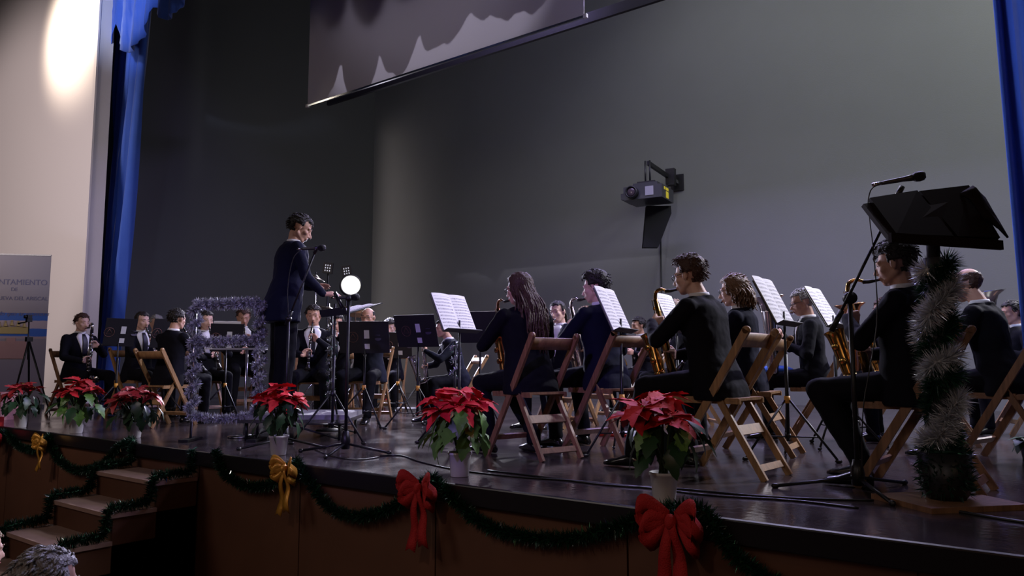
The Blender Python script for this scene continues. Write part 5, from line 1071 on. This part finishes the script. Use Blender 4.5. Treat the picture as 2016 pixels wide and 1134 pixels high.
dq = atd(690, 700, 10.6); dr = thing('bass_drum', 'drum standing behind the trumpet players', 'drum', (dq.x, dq.y, 0), YAW); MB().lathe([(0.30, -0.2), (0.31, -0.19), (0.31, 0.19), (0.30, 0.2)], (0, 0, 0.5), (0, 1, 0), 32).build('shell', m_copper, dr); MB().lathe([(0.0, 0), (0.295, 0)], (0, -0.205, 0.5), (0, 1, 0), 32).build('drumhead', m_white, dr)
for sx in (-1, 1): MB().tube([(sx * 0.2, 0, 0.26), (sx * 0.34, 0, 0)], 0.012, 6).build('leg', m_chrome, dr)

# small things on the floor ----------------------------------------------------
m_glass = mat('clear_plastic', (0.8, 0.85, 0.95), 0.05, trans=0.9)
def bottle(px, py, h, label):
    q = atz(px, py); r = thing('water_bottle', label, 'bottle', (q.x, q.y, 0)); k = h / 0.24
    MB().lathe([(0.030 * k, 0), (0.033 * k, 0.01 * k), (0.033 * k, 0.06 * k), (0.030 * k, 0.07 * k), (0.033 * k, 0.08 * k), (0.033 * k, 0.17 * k), (0.014 * k, 0.21 * k), (0.013 * k, 0.225 * k)], n=18).build('bottle_body', m_glass, r); MB().lathe([(0.015 * k, 0.222 * k), (0.015 * k, 0.24 * k)], n=14).build('cap', m_white, r)
    MB().lathe([(0.0335 * k, 0.09 * k), (0.0335 * k, 0.15 * k)], n=18, cap=False).build('wrapper', mat('blue_wrapper', (0.3, 0.4, 0.7), 0.4), r)
bottle(1083, 862, 0.19, 'clear water bottle on the floor behind the reddish chair, taller one'); bottle(1062, 858, 0.13, 'squat clear water bottle beside the taller one')
def paper(px, py, label, rz, m, w_=0.30, h_=0.21):
    q = atz(px, py, 0.004); o = MB().box((0, 0, 0), (w_, h_, 0.003)).build('paper_sheet', m, smooth=False, label=label, cat='paper'); o.location = (q.x, q.y, 0.003); o.rotation_euler = (0, 0, rz)
m_pap = mat('floor_paper', (0.75, 0.75, 0.82), 0.6)
paper(748, 812, 'white sheet lying on the floor by the trumpet player shoe', 0.5, m_pap); paper(800, 803, 'white sheet lying on the floor right of the red folder', 0.2, m_pap)
q = atz(772, 800); pbx = thing('paper_bag', 'crumpled white and red bag on the floor by the shoe', 'bag', (q.x, q.y, 0)); MB().ell((0, 0, 0.05), (0.14, 0.09, 0.055), nu=9, nv=6).build('bag', mat('bag_white', (0.7, 0.62, 0.62), 0.6, bump=1, bscale=12), pbx, False); MB().box((-0.12, -0.02, 0.08), (0.015, 0.06, 0.15), Matrix.Rotation(0.4, 3, 'Y')).build('flap', m_rib, pbx, False)
q = atz(1214, 858); rb = thing('red_folder', 'red folder lying on the floor behind the plain stand legs', 'folder', (q.x, q.y, 0), 0.4); MB().box((0, 0, 0.012), (0.30, 0.20, 0.02)).build('cover', mat('red_card', (0.6, 0.03, 0.02), 0.5), rb, False); MB().box((0.02, 0, 0.03), (0.22, 0.15, 0.012)).build('pages', m_pap, rb, False)
q = atz(1560, 742, 0.40); 
cl = MB(); cl.ell((0, 0, 0), (0.16, 0.13, 0.05), nu=14, nv=8); p = PEOPLE['grey_euph']; f = V((math.cos(math.radians(p['heading'])), math.sin(math.radians(p['heading'])), 0)); o = cl.build('blue_cloth', mat('bright_blue_cloth', (0.03, 0.14, 0.6), 0.8, bump=1, bscale=14), label='bright blue cloth on the lap under the silver horn', cat='cloth'); o.location = p['loc'] + f * 0.33 * p['sc'] + V((0, 0, 0.60 * p['sc']))

# two spectators below the stage -------------------------------------------------
person('spectator_grey', 'grey-haired spectator head at the bottom left corner, seen from behind', 92, 1102, 2.25, 100, 'short', 'grey', 0.0, vox=0.009, base=HALL, top=1.30)
person('spectator_fair', 'spectator with pale hair cut by the left edge of the picture', -32, 1040, 3.3, 95, 'short', 'fair', 0.0, vox=0.010, base=HALL, skin=m_skin2, top=1.33)
for k, lab in (('spectator_grey', 'dark hall seat under the grey-haired spectator'), ('spectator_fair', 'dark hall seat under the spectator at the left edge')):
    p = PEOPLE[k]; r = thing('hall_seat', lab, 'seat', p['loc'], p['rz'], sc=p['sc']); ms_ = mat('seat_cloth', (0.10, 0.02, 0.02), 0.8)
    MB().box((0, 0.05, 0.42), (0.48, 0.46, 0.09)).build('seat', ms_, r, False); MB().box((0, -0.23, 0.70), (0.48, 0.07, 0.55)).build('backrest', ms_, r, False)
    for sx in (-1, 1): MB().box((sx * 0.26, 0.0, 0.31), (0.04, 0.44, 0.62)).build('arm_panel', m_wood2, r, False)

# ------------------------------------------------------------------ shared group names of repeated things
GR = {'person': 'players of the wind band', 'saxophone': 'saxophones', 'clarinet': 'clarinets', 'trumpet': 'trumpets', 'euphonium': 'euphoniums', 'music stand': 'music stands', 'sheet music': 'scores on the stands',
      'potted plant': 'poinsettias along the stage front', 'bow': 'ribbon bows on the stage front', 'microphone stand': 'microphone stands', 'microphone': 'microphones', 'cymbal': 'cymbals', 'post': 'tinsel wrapped posts', 'seat': 'hall seats', 'bottle': 'water bottles', 'paper': 'papers on the floor'}
for o in list(S.objects):
    if o.parent is None and o.get('category') in GR and not o.get('group'): o['group'] = GR[o['category']] if not o.get('label', '').startswith(('spectator', 'grey-haired spectator')) else 'spectators'
